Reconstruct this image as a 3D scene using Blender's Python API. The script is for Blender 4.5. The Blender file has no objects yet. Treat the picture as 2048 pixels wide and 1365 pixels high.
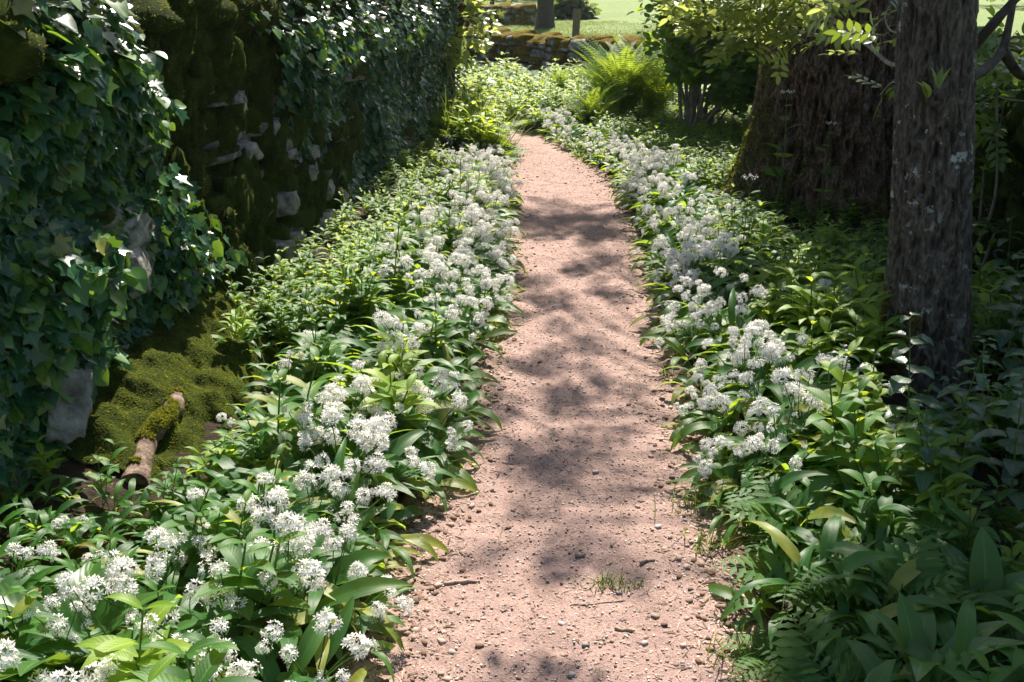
import bpy, math, random
import numpy as np
from math import sin, cos, pi, radians
# ------------------------------------------------------------------ camera, sky, sun, exposure
S = bpy.context.scene
cam_d = bpy.data.cameras.new("camera"); cam = bpy.data.objects.new("camera", cam_d); S.collection.objects.link(cam)
PITCH = 20.2
cam.location = (0, 0, 1.5); cam.rotation_euler = (radians(90 - PITCH), 0, 0)
cam_d.lens = 35; cam_d.sensor_width = 36; cam_d.clip_start = 0.05; cam_d.clip_end = 1000
S.camera = cam
SUN_EL, SUN_AZ = 48.0, 6.5            # azimuth clockwise from +y (straight ahead)
SD = np.array([sin(radians(SUN_AZ)) * cos(radians(SUN_EL)), cos(radians(SUN_AZ)) * cos(radians(SUN_EL)), sin(radians(SUN_EL))])
w = bpy.data.worlds.new("World"); S.world = w; w.use_nodes = True
nt = w.node_tree; bg = nt.nodes["Background"]; sky = nt.nodes.new("ShaderNodeTexSky")
sky.sky_type = 'NISHITA'; sky.sun_disc = False; sky.sun_elevation = radians(SUN_EL); sky.sun_rotation = radians(SUN_AZ)
sky.dust_density = 1.5; sky.air_density = 1.2
nt.links.new(sky.outputs[0], bg.inputs[0]); bg.inputs[1].default_value = 0.060
sl = bpy.data.lights.new("sun", 'SUN'); sl.energy = 5.0; sl.angle = radians(0.55); sl.color = (1.0, 0.90, 0.80)
so = bpy.data.objects.new("sun", sl); S.collection.objects.link(so)
from mathutils import Vector
so.rotation_euler = Vector(SD).to_track_quat('Z', 'Y').to_euler(); so.location = (-2, 20, 20)
S.view_settings.view_transform = 'Standard'; S.view_settings.look = 'None'
S.view_settings.exposure = 1.45; S.view_settings.gamma = 1.0
S.cycles.max_bounces = 6; S.cycles.transmission_bounces = 4; S.cycles.diffuse_bounces = 3; S.cycles.glossy_bounces = 2
S.cycles.use_denoising = True
S.cycles.caustics_reflective = False; S.cycles.caustics_refractive = False
S.cycles.volume_bounces = 0; S.cycles.volume_max_steps = 16

rs = np.random.RandomState(7); random.seed(7)
FPX = 35 / 36 * 2048
def at(px, py, z=0.0):                # the point of the level z that the photograph's pixel (px,py) shows
    u = (px - 1024) / FPX; v = (py - 682.5) / FPX; p = radians(PITCH)
    t = (1.5 - z) / (sin(p) + v * cos(p))
    return np.array([u * t, t * (cos(p) - v * sin(p)), z])
def atd(px, py, Y):                   # the point of the upright plane y = Y
    u = (px - 1024) / FPX; v = (py - 682.5) / FPX; p = radians(PITCH)
    t = Y / (cos(p) - v * sin(p))
    return np.array([u * t, Y, 1.5 - t * (sin(p) + v * cos(p))])
def proj(P):
    P = np.asarray(P); p = radians(PITCH)
    zd = P[..., 1] * cos(p) + (1.5 - P[..., 2]) * sin(p)
    v = ((1.5 - P[..., 2]) * cos(p) - P[..., 1] * sin(p)) / zd
    return 1024 + FPX * P[..., 0] / zd, 682.5 + FPX * v, zd

# ------------------------------------------------------------------ noise
def _h(i, j, k, s):
    n = (i * 374761393 + j * 668265263 + k * 2147483647 + s * 974711) & 0xffffffff
    n = ((n ^ (n >> 13)) * 1274126177) & 0xffffffff
    n = n ^ (n >> 16)
    return (n & 0xffff) / 65535.0
def noise(P, s=0):
    P = np.asarray(P, dtype=float); F = np.floor(P); f = P - F; F = F.astype(np.int64); f = f * f * (3 - 2 * f)
    i, j, k = F[..., 0], F[..., 1], F[..., 2]; r = 0
    for a in (0, 1):
        for b in (0, 1):
            for c in (0, 1):
                wt = (f[..., 0] if a else 1 - f[..., 0]) * (f[..., 1] if b else 1 - f[..., 1]) * (f[..., 2] if c else 1 - f[..., 2])
                r = r + wt * _h(i + a, j + b, k + c, s)
    return r * 2 - 1
def fbm(P, s=0, o=4, g=0.5):
    P = np.asarray(P, dtype=float); r = 0; a = 1; t = 0
    for q in range(o):
        r = r + a * noise(P, s + q * 17); t += a; a *= g; P = P * 2.03 + 11.7
    return r / t
def sstep(a, b, x):
    t = np.clip((x - a) / (b - a), 0, 1); return t * t * (3 - 2 * t)
def unit(v):
    v = np.asarray(v, float); return v / np.maximum(np.linalg.norm(v, axis=-1, keepdims=True), 1e-9)

# ------------------------------------------------------------------ mesh templates
MATS = []
def M(name):
    for i, m in enumerate(MATS):
        if m.name == name: return i
    raise KeyError(name)
class T:                               # verts, face loops, face sizes, per-vertex (across, along, random), per-face material
    def __init__(s, V, L, Z, A, MI): s.V, s.L, s.Z, s.A, s.MI = V, L, Z, A, MI
def tmpl(V, F, mat, A=None):
    V = np.asarray(V, float).reshape(-1, 3)
    if isinstance(F, np.ndarray): L = F.reshape(-1); Z = np.full(len(F), F.shape[1])
    else: L = np.array([i for f in F for i in f]); Z = np.array([len(f) for f in F])
    if A is None: A = np.zeros((len(V), 3))
    return T(V, L.astype(np.int64), Z.astype(np.int64), np.asarray(A, float), np.full(len(Z), mat))
def comb(ts):
    ts = [t for t in ts if t is not None and len(t.V)]
    off = np.cumsum([0] + [len(t.V) for t in ts[:-1]])
    return T(np.vstack([t.V for t in ts]), np.concatenate([t.L + o for t, o in zip(ts, off)]), np.concatenate([t.Z for t in ts]),
             np.vstack([t.A for t in ts]), np.concatenate([t.MI for t in ts]))
def xf(t, R, p=(0, 0, 0)):
    return T(t.V @ np.asarray(R).T + np.asarray(p), t.L, t.Z, t.A, t.MI)
def inst(t, R, P, rnd=None):           # R (N,3,3) with scale inside, P (N,3)
    N = len(P); n = len(t.V)
    if N == 0: return None
    V = np.einsum('nij,vj->nvi', R, t.V) + P[:, None, :]
    L = (t.L[None, :] + (np.arange(N) * n)[:, None]).reshape(-1)
    A = np.repeat(t.A[None], N, 0).copy()
    if rnd is not None: A[:, :, 2] = (A[:, :, 2] * 0.5 + rnd[:, None])
    return T(V.reshape(-1, 3), L, np.tile(t.Z, N), A.reshape(-1, 3), np.tile(t.MI, N))
def rotz(a):
    a = np.asarray(a, float); c, s = np.cos(a), np.sin(a); z = np.zeros_like(a); o = np.ones_like(a)
    return np.stack([np.stack([c, -s, z], -1), np.stack([s, c, z], -1), np.stack([z, z, o], -1)], -2)
def rotx(a):
    a = np.asarray(a, float); c, s = np.cos(a), np.sin(a); z = np.zeros_like(a); o = np.ones_like(a)
    return np.stack([np.stack([o, z, z], -1), np.stack([z, c, -s], -1), np.stack([z, s, c], -1)], -2)
def frame(n, t):                       # columns x,y,z : y along t, z along n
    n = unit(n); t = np.asarray(t, float); t = unit(t - (t * n).sum(-1, keepdims=True) * n); x = np.cross(t, n)
    return np.stack([x, t, n], -1)
def mesh(name, t, smooth=True):
    me = bpy.data.meshes.new(name)
    me.vertices.add(len(t.V)); me.vertices.foreach_set("co", t.V.astype(np.float32).reshape(-1))
    me.loops.add(len(t.L)); me.loops.foreach_set("vertex_index", t.L.astype(np.int32))
    me.polygons.add(len(t.Z)); st = np.concatenate([[0], np.cumsum(t.Z)[:-1]])
    me.polygons.foreach_set("loop_start", st.astype(np.int32))
    used = np.unique(t.MI); lut = np.zeros(len(MATS), int)
    for k, m in enumerate(used): me.materials.append(MATS[m]); lut[m] = k
    me.polygons.foreach_set("material_index", lut[t.MI].astype(np.int32))
    me.polygons.foreach_set("use_smooth", np.full(len(t.Z), smooth))
    a = me.attributes.new("luv", 'FLOAT_VECTOR', 'POINT'); a.data.foreach_set("vector", t.A.astype(np.float32).reshape(-1))
    me.update(calc_edges=True); me.validate()
    return me
COL = S.collection
def ob(name, data, parent=None, label=None, cat=None, group=None, kind=None):
    if isinstance(data, T): data = mesh(name, data)
    o = bpy.data.objects.new(name, data); COL.objects.link(o)
    if parent is not None: o.parent = parent
    if label: o["label"] = label
    if cat: o["category"] = cat
    if group: o["group"] = group
    if kind: o["kind"] = kind
    return o
def grid_faces(nu, nv, wrap=False):    # verts index i*nv + j ; i rows, j around
    i = np.arange(nu - 1)[:, None]; j = np.arange(nv if wrap else nv - 1)[None, :]; j2 = (j + 1) % nv
    return np.stack([i * nv + j, i * nv + j2, (i + 1) * nv + j2, (i + 1) * nv + j], -1).reshape(-1, 4)
def tube(P, R, mat, n=6, rnd=0.5, cap=True):
    P = np.asarray(P, float); R = np.broadcast_to(np.asarray(R, float), (len(P),))
    d = unit(np.gradient(P, axis=0)); up = np.array([0.3, 0.2, 0.93]); up = np.where(np.abs(d @ up)[:, None] > .95, np.array([1., 0, 0]), up)
    x = unit(np.cross(d, up)); y = np.cross(d, x); a = np.arange(n) / n * 2 * pi
    V = P[:, None] + R[:, None, None] * (x[:, None] * np.cos(a)[None, :, None] + y[:, None] * np.sin(a)[None, :, None])
    A = np.zeros((len(P), n, 3)); A[..., 0] = np.cos(a); A[..., 1] = np.linspace(0, 1, len(P))[:, None]; A[..., 2] = rnd
    t = tmpl(V.reshape(-1, 3), grid_faces(len(P), n, True), mat, A.reshape(-1, 3))
    if cap:
        c = tmpl(np.vstack([V[0], V[-1]]), [list(range(n))[::-1], list(range(n, 2 * n))], mat); t = comb([t, c])
    return t
def curve(P, n=12):                    # Catmull-Rom through points
    P = np.asarray(P, float); Q = np.vstack([2 * P[0] - P[1], P, 2 * P[-1] - P[-2]]); out = []
    for i in range(len(P) - 1):
        a, b, c, d = Q[i:i + 4]
        for t in np.linspace(0, 1, n, endpoint=False):
            out.append(.5 * (2 * b + (c - a) * t + (2 * a - 5 * b + 4 * c - d) * t * t + (3 * b - a - 3 * c + d) * t ** 3))
    out.append(P[-1]); return np.array(out)

# ------------------------------------------------------------------ materials
def new_mat(name):
    m = bpy.data.materials.new(name); m.use_nodes = True; MATS.append(m)
    n = m.node_tree.nodes; p = n["Principled BSDF"]; return m, m.node_tree, n, p
def N(nt, t, **k):
    n = nt.nodes.new(t)
    for a, b in k.items(): setattr(n, a, b)
    return n
def mixc(nt, fac, a, b):
    m = N(nt, "ShaderNodeMix", data_type='RGBA'); L = nt.links
    for sock, v in ((m.inputs[0], fac), (m.inputs[6], a), (m.inputs[7], b)):
        if hasattr(v, 'is_output'): L.new(v, sock)
        elif isinstance(v, (int, float)): sock.default_value = v
        else: sock.default_value = (*v, 1)
    return m.outputs[2]
def math_(nt, op, a, b=0.0, c=0.0):
    m = N(nt, "ShaderNodeMath", operation=op)
    for s_, v in zip(m.inputs, (a, b, c)):
        if hasattr(v, 'is_output'): nt.links.new(v, s_)
        else: s_.default_value = v
    return m.outputs[0]
def ntex(nt, scale, detail=3, rough=.55, vec=None, out=0, dist=0):
    t = N(nt, "ShaderNodeTexNoise"); t.inputs["Scale"].default_value = scale; t.inputs["Detail"].default_value = detail
    t.inputs["Roughness"].default_value = rough; t.inputs["Distortion"].default_value = dist
    if vec is None:
        vec = N(nt, "ShaderNodeNewGeometry").outputs["Position"]
    nt.links.new(vec, t.inputs["Vector"]); return t.outputs[out]
def ramp(nt, v, stops):
    r = N(nt, "ShaderNodeValToRGB"); e = r.color_ramp.elements
    while len(e) < len(stops): e.new(0.5)
    for q, (p, c) in zip(e, stops): q.position = p; q.color = (*c, 1) if not isinstance(c, (int, float)) else (c, c, c, 1)
    nt.links.new(v, r.inputs[0]); return r.outputs[0]
def bump(nt, h, strength, dist=0.01):
    b = N(nt, "ShaderNodeBump"); b.inputs["Strength"].default_value = strength; b.inputs["Distance"].default_value = dist
    nt.links.new(h, b.inputs["Height"]); return b.outputs[0]
def leaf_mat(name, dark, light, trans, rough=.38, spec=.5, tf=.32, vein='mid', coat=0.0, tone=0.5):
    m, nt, n, p = new_mat(name)
    at_ = N(nt, "ShaderNodeAttribute", attribute_name="luv"); sx = N(nt, "ShaderNodeSeparateXYZ"); nt.links.new(at_.outputs["Vector"], sx.inputs[0])
    nz = ntex(nt, 35, 2)
    r = math_(nt, 'ADD', math_(nt, 'FRACT', sx.outputs[2]), math_(nt, 'MULTIPLY', math_(nt, 'SUBTRACT', nz, .5), .5))
    base = mixc(nt, r, dark, light)
    if name in ('garlic_leaf', 'mercury_leaf', 'ivy_leaf', 'dock_leaf'):      # a few leaves are yellowing
        old = math_(nt, 'MULTIPLY', math_(nt, 'GREATER_THAN', math_(nt, 'FRACT', math_(nt, 'MULTIPLY', sx.outputs[2], 7.31)), .965), math_(nt, 'MULTIPLY', nz, 1.1))
        base = mixc(nt, old, base, (.34, .30, .05))
    au = math_(nt, 'ABSOLUTE', sx.outputs[0])
    pale = [min(1, c * 2.1 + .02) for c in light]
    if vein == 'mid':
        rib = math_(nt, 'LESS_THAN', au, .07); vv = math_(nt, 'SINE', math_(nt, 'ADD', math_(nt, 'MULTIPLY', sx.outputs[1], 70), math_(nt, 'MULTIPLY', au, -14)))
        base = mixc(nt, math_(nt, 'MULTIPLY', rib, .45), base, pale); hgt = vv; bs = .13
    elif vein == 'ivy':
        base = mixc(nt, math_(nt, 'MULTIPLY', math_(nt, 'LESS_THAN', au, .05), .3), base, pale); hgt = nz; bs = .3
    elif vein == 'par':
        vv = math_(nt, 'SINE', math_(nt, 'MULTIPLY', sx.outputs[0], 40)); rib = math_(nt, 'LESS_THAN', au, .06)
        base = mixc(nt, math_(nt, 'MULTIPLY', rib, .3), base, pale); hgt = vv; bs = .2
    else:
        hgt = nz; bs = .2
    nt.links.new(base, p.inputs["Base Color"]); p.inputs["Roughness"].default_value = rough; p.inputs["Specular IOR Level"].default_value = spec
    nb = bump(nt, hgt, bs, .0012); nt.links.new(nb, p.inputs["Normal"])
    tr = N(nt, "ShaderNodeBsdfTranslucent"); tc = mixc(nt, r, [c * .75 for c in trans], trans); nt.links.new(tc, tr.inputs[0])
    mx = N(nt, "ShaderNodeMixShader"); mx.inputs[0].default_value = tf
    nt.links.new(p.outputs[0], mx.inputs[1]); nt.links.new(tr.outputs[0], mx.inputs[2])
    nt.links.new(mx.outputs[0], n["Material Output"].inputs[0]); return m
leaf_mat('garlic_leaf', (.017, .090, .020), (.052, .16, .026), (.40, .58, .04), .42, .38, .46, 'par')
leaf_mat('mercury_leaf', (.016, .09, .020), (.06, .17, .026), (.46, .60, .04), .5, .28, .48)
leaf_mat('nettle_leaf', (.012, .055, .028), (.03, .09, .035), (.16, .30, .03), .42, .5, .28)
leaf_mat('ivy_leaf', (.008, .050, .022), (.026, .10, .034), (.16, .32, .02), .27, .48, .26, 'ivy')
leaf_mat('ivy_young_leaf', (.05, .14, .02), (.09, .2, .03), (.25, .42, .03), .33, .5, .35, 'ivy')
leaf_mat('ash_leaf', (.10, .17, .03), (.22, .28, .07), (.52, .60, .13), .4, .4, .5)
leaf_mat('crown_leaf', (.03, .09, .015), (.08, .15, .025), (.3, .42, .04), .4, .5, .3)
leaf_mat('hazel_leaf', (.018, .08, .018), (.05, .15, .02), (.42, .60, .04), .55, .25, .48)
leaf_mat('fern_leaf', (.05, .13, .015), (.10, .19, .025), (.44, .58, .05), .6, .2, .42)
leaf_mat('parsley_leaf', (.022, .09, .018), (.06, .15, .02), (.36, .50, .04), .55, .25, .42)
leaf_mat('dock_leaf', (.03, .1, .015), (.06, .15, .02), (.26, .42, .03), .38, .5, .33)
leaf_mat('grass_blade', (.05, .12, .015), (.12, .2, .03), (.34, .44, .05), .5, .4, .33, 'par')
leaf_mat('far_leaf', (.04, .085, .03), (.1, .14, .05), (.26, .34, .08), .5, .3, .3, 'none')
leaf_mat('green_stem', (.05, .12, .02), (.1, .18, .04), (.2, .3, .05), .45, .4, .15, 'none')
leaf_mat('moss_tuft', (.04, .072, .010), (.11, .14, .02), (.26, .28, .03), .8, .1, .42, 'none')
leaf_mat('moss_tuft_brown', (.07, .06, .008), (.2, .16, .015), (.4, .3, .03), .8, .1, .42, 'none')
leaf_mat('sunlit_young_leaf', (.09, .21, .02), (.20, .31, .035), (.62, .74, .05), .5, .3, .5)  # young leaf tone, lightened so the colour stands in for sunlight
def petal():
    m, nt, n, p = new_mat('petal')
    p.inputs["Base Color"].default_value = (.88, .86, .82, 1); p.inputs["Roughness"].default_value = .6
    tr = N(nt, "ShaderNodeBsdfTranslucent"); tr.inputs[0].default_value = (.75, .75, .68, 1)
    mx = N(nt, "ShaderNodeMixShader"); mx.inputs[0].default_value = .3
    nt.links.new(p.outputs[0], mx.inputs[1]); nt.links.new(tr.outputs[0], mx.inputs[2]); nt.links.new(mx.outputs[0], n["Material Output"].inputs[0])
petal()
def solid(name, stops, scale, rough=.85, bs=.6, bd=.01, detail=6, bscale=None, spec=.3):
    m, nt, n, p = new_mat(name)
    c = ramp(nt, ntex(nt, scale, detail, .6), stops); nt.links.new(c, p.inputs["Base Color"])
    p.inputs["Roughness"].default_value = rough; p.inputs["Specular IOR Level"].default_value = spec
    nt.links.new(bump(nt, ntex(nt, bscale or scale * 4, 5, .65), bs, bd), p.inputs["Normal"]); return m, nt, n, p
solid('stone', [(.28, (.05, .045, .035)), (.45, (.13, .125, .11)), (.58, (.24, .235, .215)), (.8, (.40, .39, .36))], 15, bs=.9, bd=.012)
solid('pale_stone', [(.34, (.05, .055, .03)), (.44, (.17, .165, .14)), (.56, (.29, .28, .255)), (.8, (.44, .43, .40))], 20, bs=.7)
solid('wall_core', [(.3, (.02, .017, .012)), (.7, (.05, .042, .03))], 14)
solid('moss', [(.3, (.020, .034, .006)), (.55, (.048, .072, .010)), (.8, (.10, .125, .018))], 18, rough=1, bs=1, bd=.02, bscale=160, spec=.1)
solid('moss_brown', [(.3, (.06, .045, .008)), (.55, (.15, .11, .015)), (.8, (.28, .20, .03))], 12, rough=1, bs=1, bd=.02, bscale=120, spec=.1)
solid('soil', [(.3, (.018, .013, .009)), (.55, (.045, .032, .022)), (.8, (.085, .06, .042))], 22, rough=.95, bs=1, bd=.02, spec=.15)
solid('twig', [(.3, (.16, .115, .08)), (.7, (.38, .29, .22))], 60, bs=.6, bd=.003)
solid('log_wood', [(.3, (.05, .032, .02)), (.5, (.16, .11, .08)), (.75, (.40, .31, .24))], 28, bs=1, bd=.01)
solid('dark_bark', [(.3, (.03, .022, .018)), (.6, (.075, .058, .046)), (.8, (.13, .105, .085))], 30, bs=.8, bd=.006)
solid('hazel_bark', [(.3, (.14, .11, .08)), (.6, (.28, .24, .18)), (.8, (.40, .36, .30))], 25, bs=.5, bd=.004)
solid('post_wood', [(.3, (.12, .09, .05)), (.7, (.24, .18, .1))], 20)
def bark(name, dark, mid, pale, lichen, lamt):
    m, nt, n, p = new_mat(name); geo = N(nt, "ShaderNodeNewGeometry").outputs["Position"]
    mp = N(nt, "ShaderNodeMapping"); mp.inputs["Scale"].default_value = (1, 1, .34); nt.links.new(geo, mp.inputs[0])
    a = ntex(nt, 90, 6, .65, mp.outputs[0]); at_ = N(nt, 'ShaderNodeAttribute', attribute_name='luv'); sx = N(nt, 'ShaderNodeSeparateXYZ'); nt.links.new(at_.outputs['Vector'], sx.inputs[0])
    a2 = math_(nt, 'ADD', math_(nt, 'MULTIPLY', a, .88), math_(nt, 'MULTIPLY', sx.outputs[0], .15)); c = ramp(nt, a2, [(.32, dark), (.52, mid), (.72, pale)])
    l = ramp(nt, ntex(nt, 16, 5, .68), [(lamt, 0.0), (lamt + .05, 1.0)]); l2 = ramp(nt, ntex(nt, 3.2, 3, .6), [(.42, 0.0), (.58, 1.0)])
    c = mixc(nt, math_(nt, 'MULTIPLY', math_(nt, 'MULTIPLY', l, l2), .8), c, lichen)
    nt.links.new(c, p.inputs["Base Color"]); p.inputs["Roughness"].default_value = .85; p.inputs["Specular IOR Level"].default_value = .25
    nt.links.new(bump(nt, a, .8, .008), p.inputs["Normal"])
bark('ash_bark', (.018, .014, .011), (.068, .056, .045), (.15, .13, .108), (.42, .44, .41), .585)
bark('oak_bark', (.016, .008, .005), (.075, .045, .028), (.22, .16, .115), (.16, .15, .13), .66)
def path_mat():
    m, nt, n, p = new_mat('path_grit')
    a = ntex(nt, 7, 6, .65); b = ntex(nt, 140, 4, .7); c2 = ntex(nt, 430, 3, .6); big = ntex(nt, 1.7, 3, .6)
    g = ramp(nt, b, [(.3, (.16, .10, .075)), (.5, (.33, .225, .188)), (.72, (.53, .40, .36))])
    g2 = ramp(nt, c2, [(.33, (.10, .06, .042)), (.5, (.34, .232, .195)), (.7, (.55, .42, .38))])
    c = mixc(nt, .45, g, g2)
    lit = ramp(nt, a, [(.45, 0.0), (.66, 1.0)])
    c = mixc(nt, math_(nt, 'MULTIPLY', lit, .35), c, (.16, .10, .075))
    at_ = N(nt, "ShaderNodeAttribute", attribute_name="luv"); sx = N(nt, "ShaderNodeSeparateXYZ"); nt.links.new(at_.outputs["Vector"], sx.inputs[0])
    e = math_(nt, 'ADD', math_(nt, 'ABSOLUTE', sx.outputs[0]), math_(nt, 'MULTIPLY', math_(nt, 'SUBTRACT', a, .5), .7))
    ef = ramp(nt, e, [(.72, 0.0), (.98, 1.0)])
    c = mixc(nt, math_(nt, 'MULTIPLY', ef, .85), c, (.07, .045, .032))   # trodden leaf litter at the edges
    nt.links.new(c, p.inputs["Base Color"]); p.inputs["Roughness"].default_value = .95; p.inputs["Specular IOR Level"].default_value = .2
    h = math_(nt, 'ADD', b, math_(nt, 'MULTIPLY', c2, .5)); nt.links.new(bump(nt, h, .9, .006), p.inputs["Normal"])
path_mat()
def chip(name, col):
    m, nt, n, p = new_mat(name)
    at_ = N(nt, "ShaderNodeAttribute", attribute_name="luv"); sx = N(nt, "ShaderNodeSeparateXYZ"); nt.links.new(at_.outputs["Vector"], sx.inputs[0])
    nt.links.new(mixc(nt, math_(nt, 'FRACT', sx.outputs[2]), [c * .45 for c in col], col), p.inputs["Base Color"]); p.inputs["Roughness"].default_value = .85
chip('grit_stone', (.50, .40, .34)); chip('wood_chip', (.42, .30, .23)); chip('dead_leaf', (.16, .09, .05)); chip('grey_stone', (.36, .32, .30))
def field_mat():
    m, nt, n, p = new_mat('meadow')
    c = ramp(nt, ntex(nt, .35, 5, .6), [(.35, (.075, .14, .018)), (.6, (.13, .20, .03)), (.8, (.19, .25, .04))])
    c = mixc(nt, ramp(nt, ntex(nt, 14, 4, .7), [(.4, 0.0), (.65, 1.0)]), c, (.16, .23, .035))
    nt.links.new(c, p.inputs["Base Color"]); p.inputs["Roughness"].default_value = .9
    nt.links.new(bump(nt, ntex(nt, 25, 4, .7), 1, .05), p.inputs["Normal"])
field_mat()

# ------------------------------------------------------------------ ground, path, field
PC = np.array([(.08, -3), (.09, 0), (.10, 1.2), (.11, 1.84), (.13, 2.3), (.17, 2.6), (.22, 3.0), (.27, 3.7), (.31, 4.3), (.35, 5.1), (.385, 6.2), (.39, 7), (.33, 7.9), (.17, 9.1), (-.10, 10.2), (-.75, 11.1), (-1.7, 11.6), (-3.2, 12.0), (-7, 12.6)])
PW = np.array([.43, .43, .43, .43, .425, .415, .38, .36, .365, .37, .385, .375, .34, .27, .20, .15, .15, .2, .3])
_pc = curve(np.c_[PC, PW], 8); PCL, PWL = _pc[:, :2], _pc[:, 2]
def pathd(x, y):                       # signed distance past the path's edge (negative on it) and side (+ right)
    p = np.stack([x, y], -1).reshape(-1, 2); best = np.full(len(p), 1e9); side = np.zeros(len(p)); hw = np.zeros(len(p))
    for i in range(len(PCL) - 1):
        a, b = PCL[i], PCL[i + 1]; d = b - a; t = np.clip(((p - a) @ d) / (d @ d), 0, 1)
        q = p - (a + t[:, None] * d); dd = np.hypot(q[:, 0], q[:, 1]); k = dd < best
        best[k] = dd[k]; side[k] = np.sign(d[1] * q[k, 0] - d[0] * q[k, 1]); hw[k] = PWL[i] + t[k] * (PWL[i + 1] - PWL[i])
    return (best - hw).reshape(np.shape(x)), side.reshape(np.shape(x))
def wallx(y): return -1.70 + .1143 * y
def gh(x, y):
    x = np.asarray(x, float); y = np.asarray(y, float); d, s = pathd(x, y)
    P = np.stack([x, y, np.zeros_like(x)], -1)
    h = -.02 + .075 * sstep(-.04, .30, d) + .035 * fbm(P * 1.6, 3, 3) * sstep(0, .5, d)
    h = h + .14 * sstep(.55, 0.0, np.abs(x - wallx(y))) * sstep(10.5, 9, y) + .10 * sstep(1.6, .0, np.hypot(x - 2.0, y - 6.5))
    return h
xs = np.unique(np.concatenate([np.linspace(-90, -6, 22), np.linspace(-6, -2, 20), np.arange(-2, 3.6, .05), np.linspace(3.6, 8, 20), np.linspace(8, 90, 24)]))
ys = np.unique(np.concatenate([np.linspace(-12, 0, 14), np.arange(0, 9, .05), np.arange(9, 18, .12), np.linspace(18, 160, 30)]))
X, Y = np.meshgrid(xs, ys, indexing='ij'); Z = gh(X, Y)
far = sstep(0, 6, np.maximum(np.maximum(X - 6, -6 - X), Y - 22)); Z = Z * (1 - far) - .3 * far
ob('ground', tmpl(np.stack([X, Y, Z], -1).reshape(-1, 3), grid_faces(len(xs), len(ys)), M('soil')), kind='structure', label='dark leafy soil under the plants beside the path')
# meadow beyond the walls
fx = np.unique(np.concatenate([np.linspace(-85, -3, 30), np.arange(-3, 8, .35), np.linspace(8, 85, 40)])); fy = np.unique(np.concatenate([np.arange(-10, 30, .5), np.linspace(30, 150, 60)]))
X, Y = np.meshgrid(fx, fy, indexing='ij')
Z = .10 + .12 * fbm(np.stack([X, Y, X * 0], -1) * .25, 5, 3) + sstep(25, 90, Y) * .55 + .05
F = grid_faces(len(fx), len(fy)); cx = X.reshape(-1)[F].mean(1); cy = Y.reshape(-1)[F].mean(1)
F = F[~((cx > -2.3) & (cx < 3.3) & (cy < 16.6)) & ~((cx < -2.2) & (cy < 14.5) & (cy > 10.5))]
ob('field', tmpl(np.stack([X, Y, Z], -1).reshape(-1, 3), F, M('meadow')), kind='structure', label='bright sunlit grass field beyond the stone walls')
# path
st = []; dl = 0
seg = np.hypot(*np.diff(PCL, axis=0).T); cum = np.concatenate([[0], np.cumsum(seg)])
sv = np.concatenate([np.arange(2.5, cum[-1] * .62, .014), np.arange(cum[-1] * .62, cum[-1], .05)])
cxs = np.interp(sv, cum, PCL[:, 0]); cys = np.interp(sv, cum, PCL[:, 1]); cw = np.interp(sv, cum, PWL)
tg = unit(np.stack([np.gradient(cxs), np.gradient(cys)], -1)); nn = np.stack([tg[:, 1], -tg[:, 0]], -1)
tv = np.linspace(-1, 1, 75)
Xp = cxs[:, None] + nn[:, :1] * tv * (cw[:, None] + .12); Yp = cys[:, None] + nn[:, 1:] * tv * (cw[:, None] + .12)
Pn = np.stack([Xp, Yp, Xp * 0], -1)
def pz(P3):
    return .010 * fbm(P3 * 3.5, 8, 2) + .007 * fbm(P3 * 22, 9, 3) + .003 * noise(P3 * 75, 5) + .004
Zp = pz(Pn) + .02 * np.abs(tv) ** 3 - .03 * sstep(.9, 1, np.abs(tv))
A = np.zeros((len(sv), 75, 3)); A[..., 0] = tv; A[..., 1] = sv[:, None]
ob('path', tmpl(np.stack([Xp, Yp, Zp], -1).reshape(-1, 3), grid_faces(len(sv), 75), M('path_grit'), A.reshape(-1, 3)), kind='structure', label='narrow trodden footpath of pinkish grit winding between the flowers')

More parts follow.
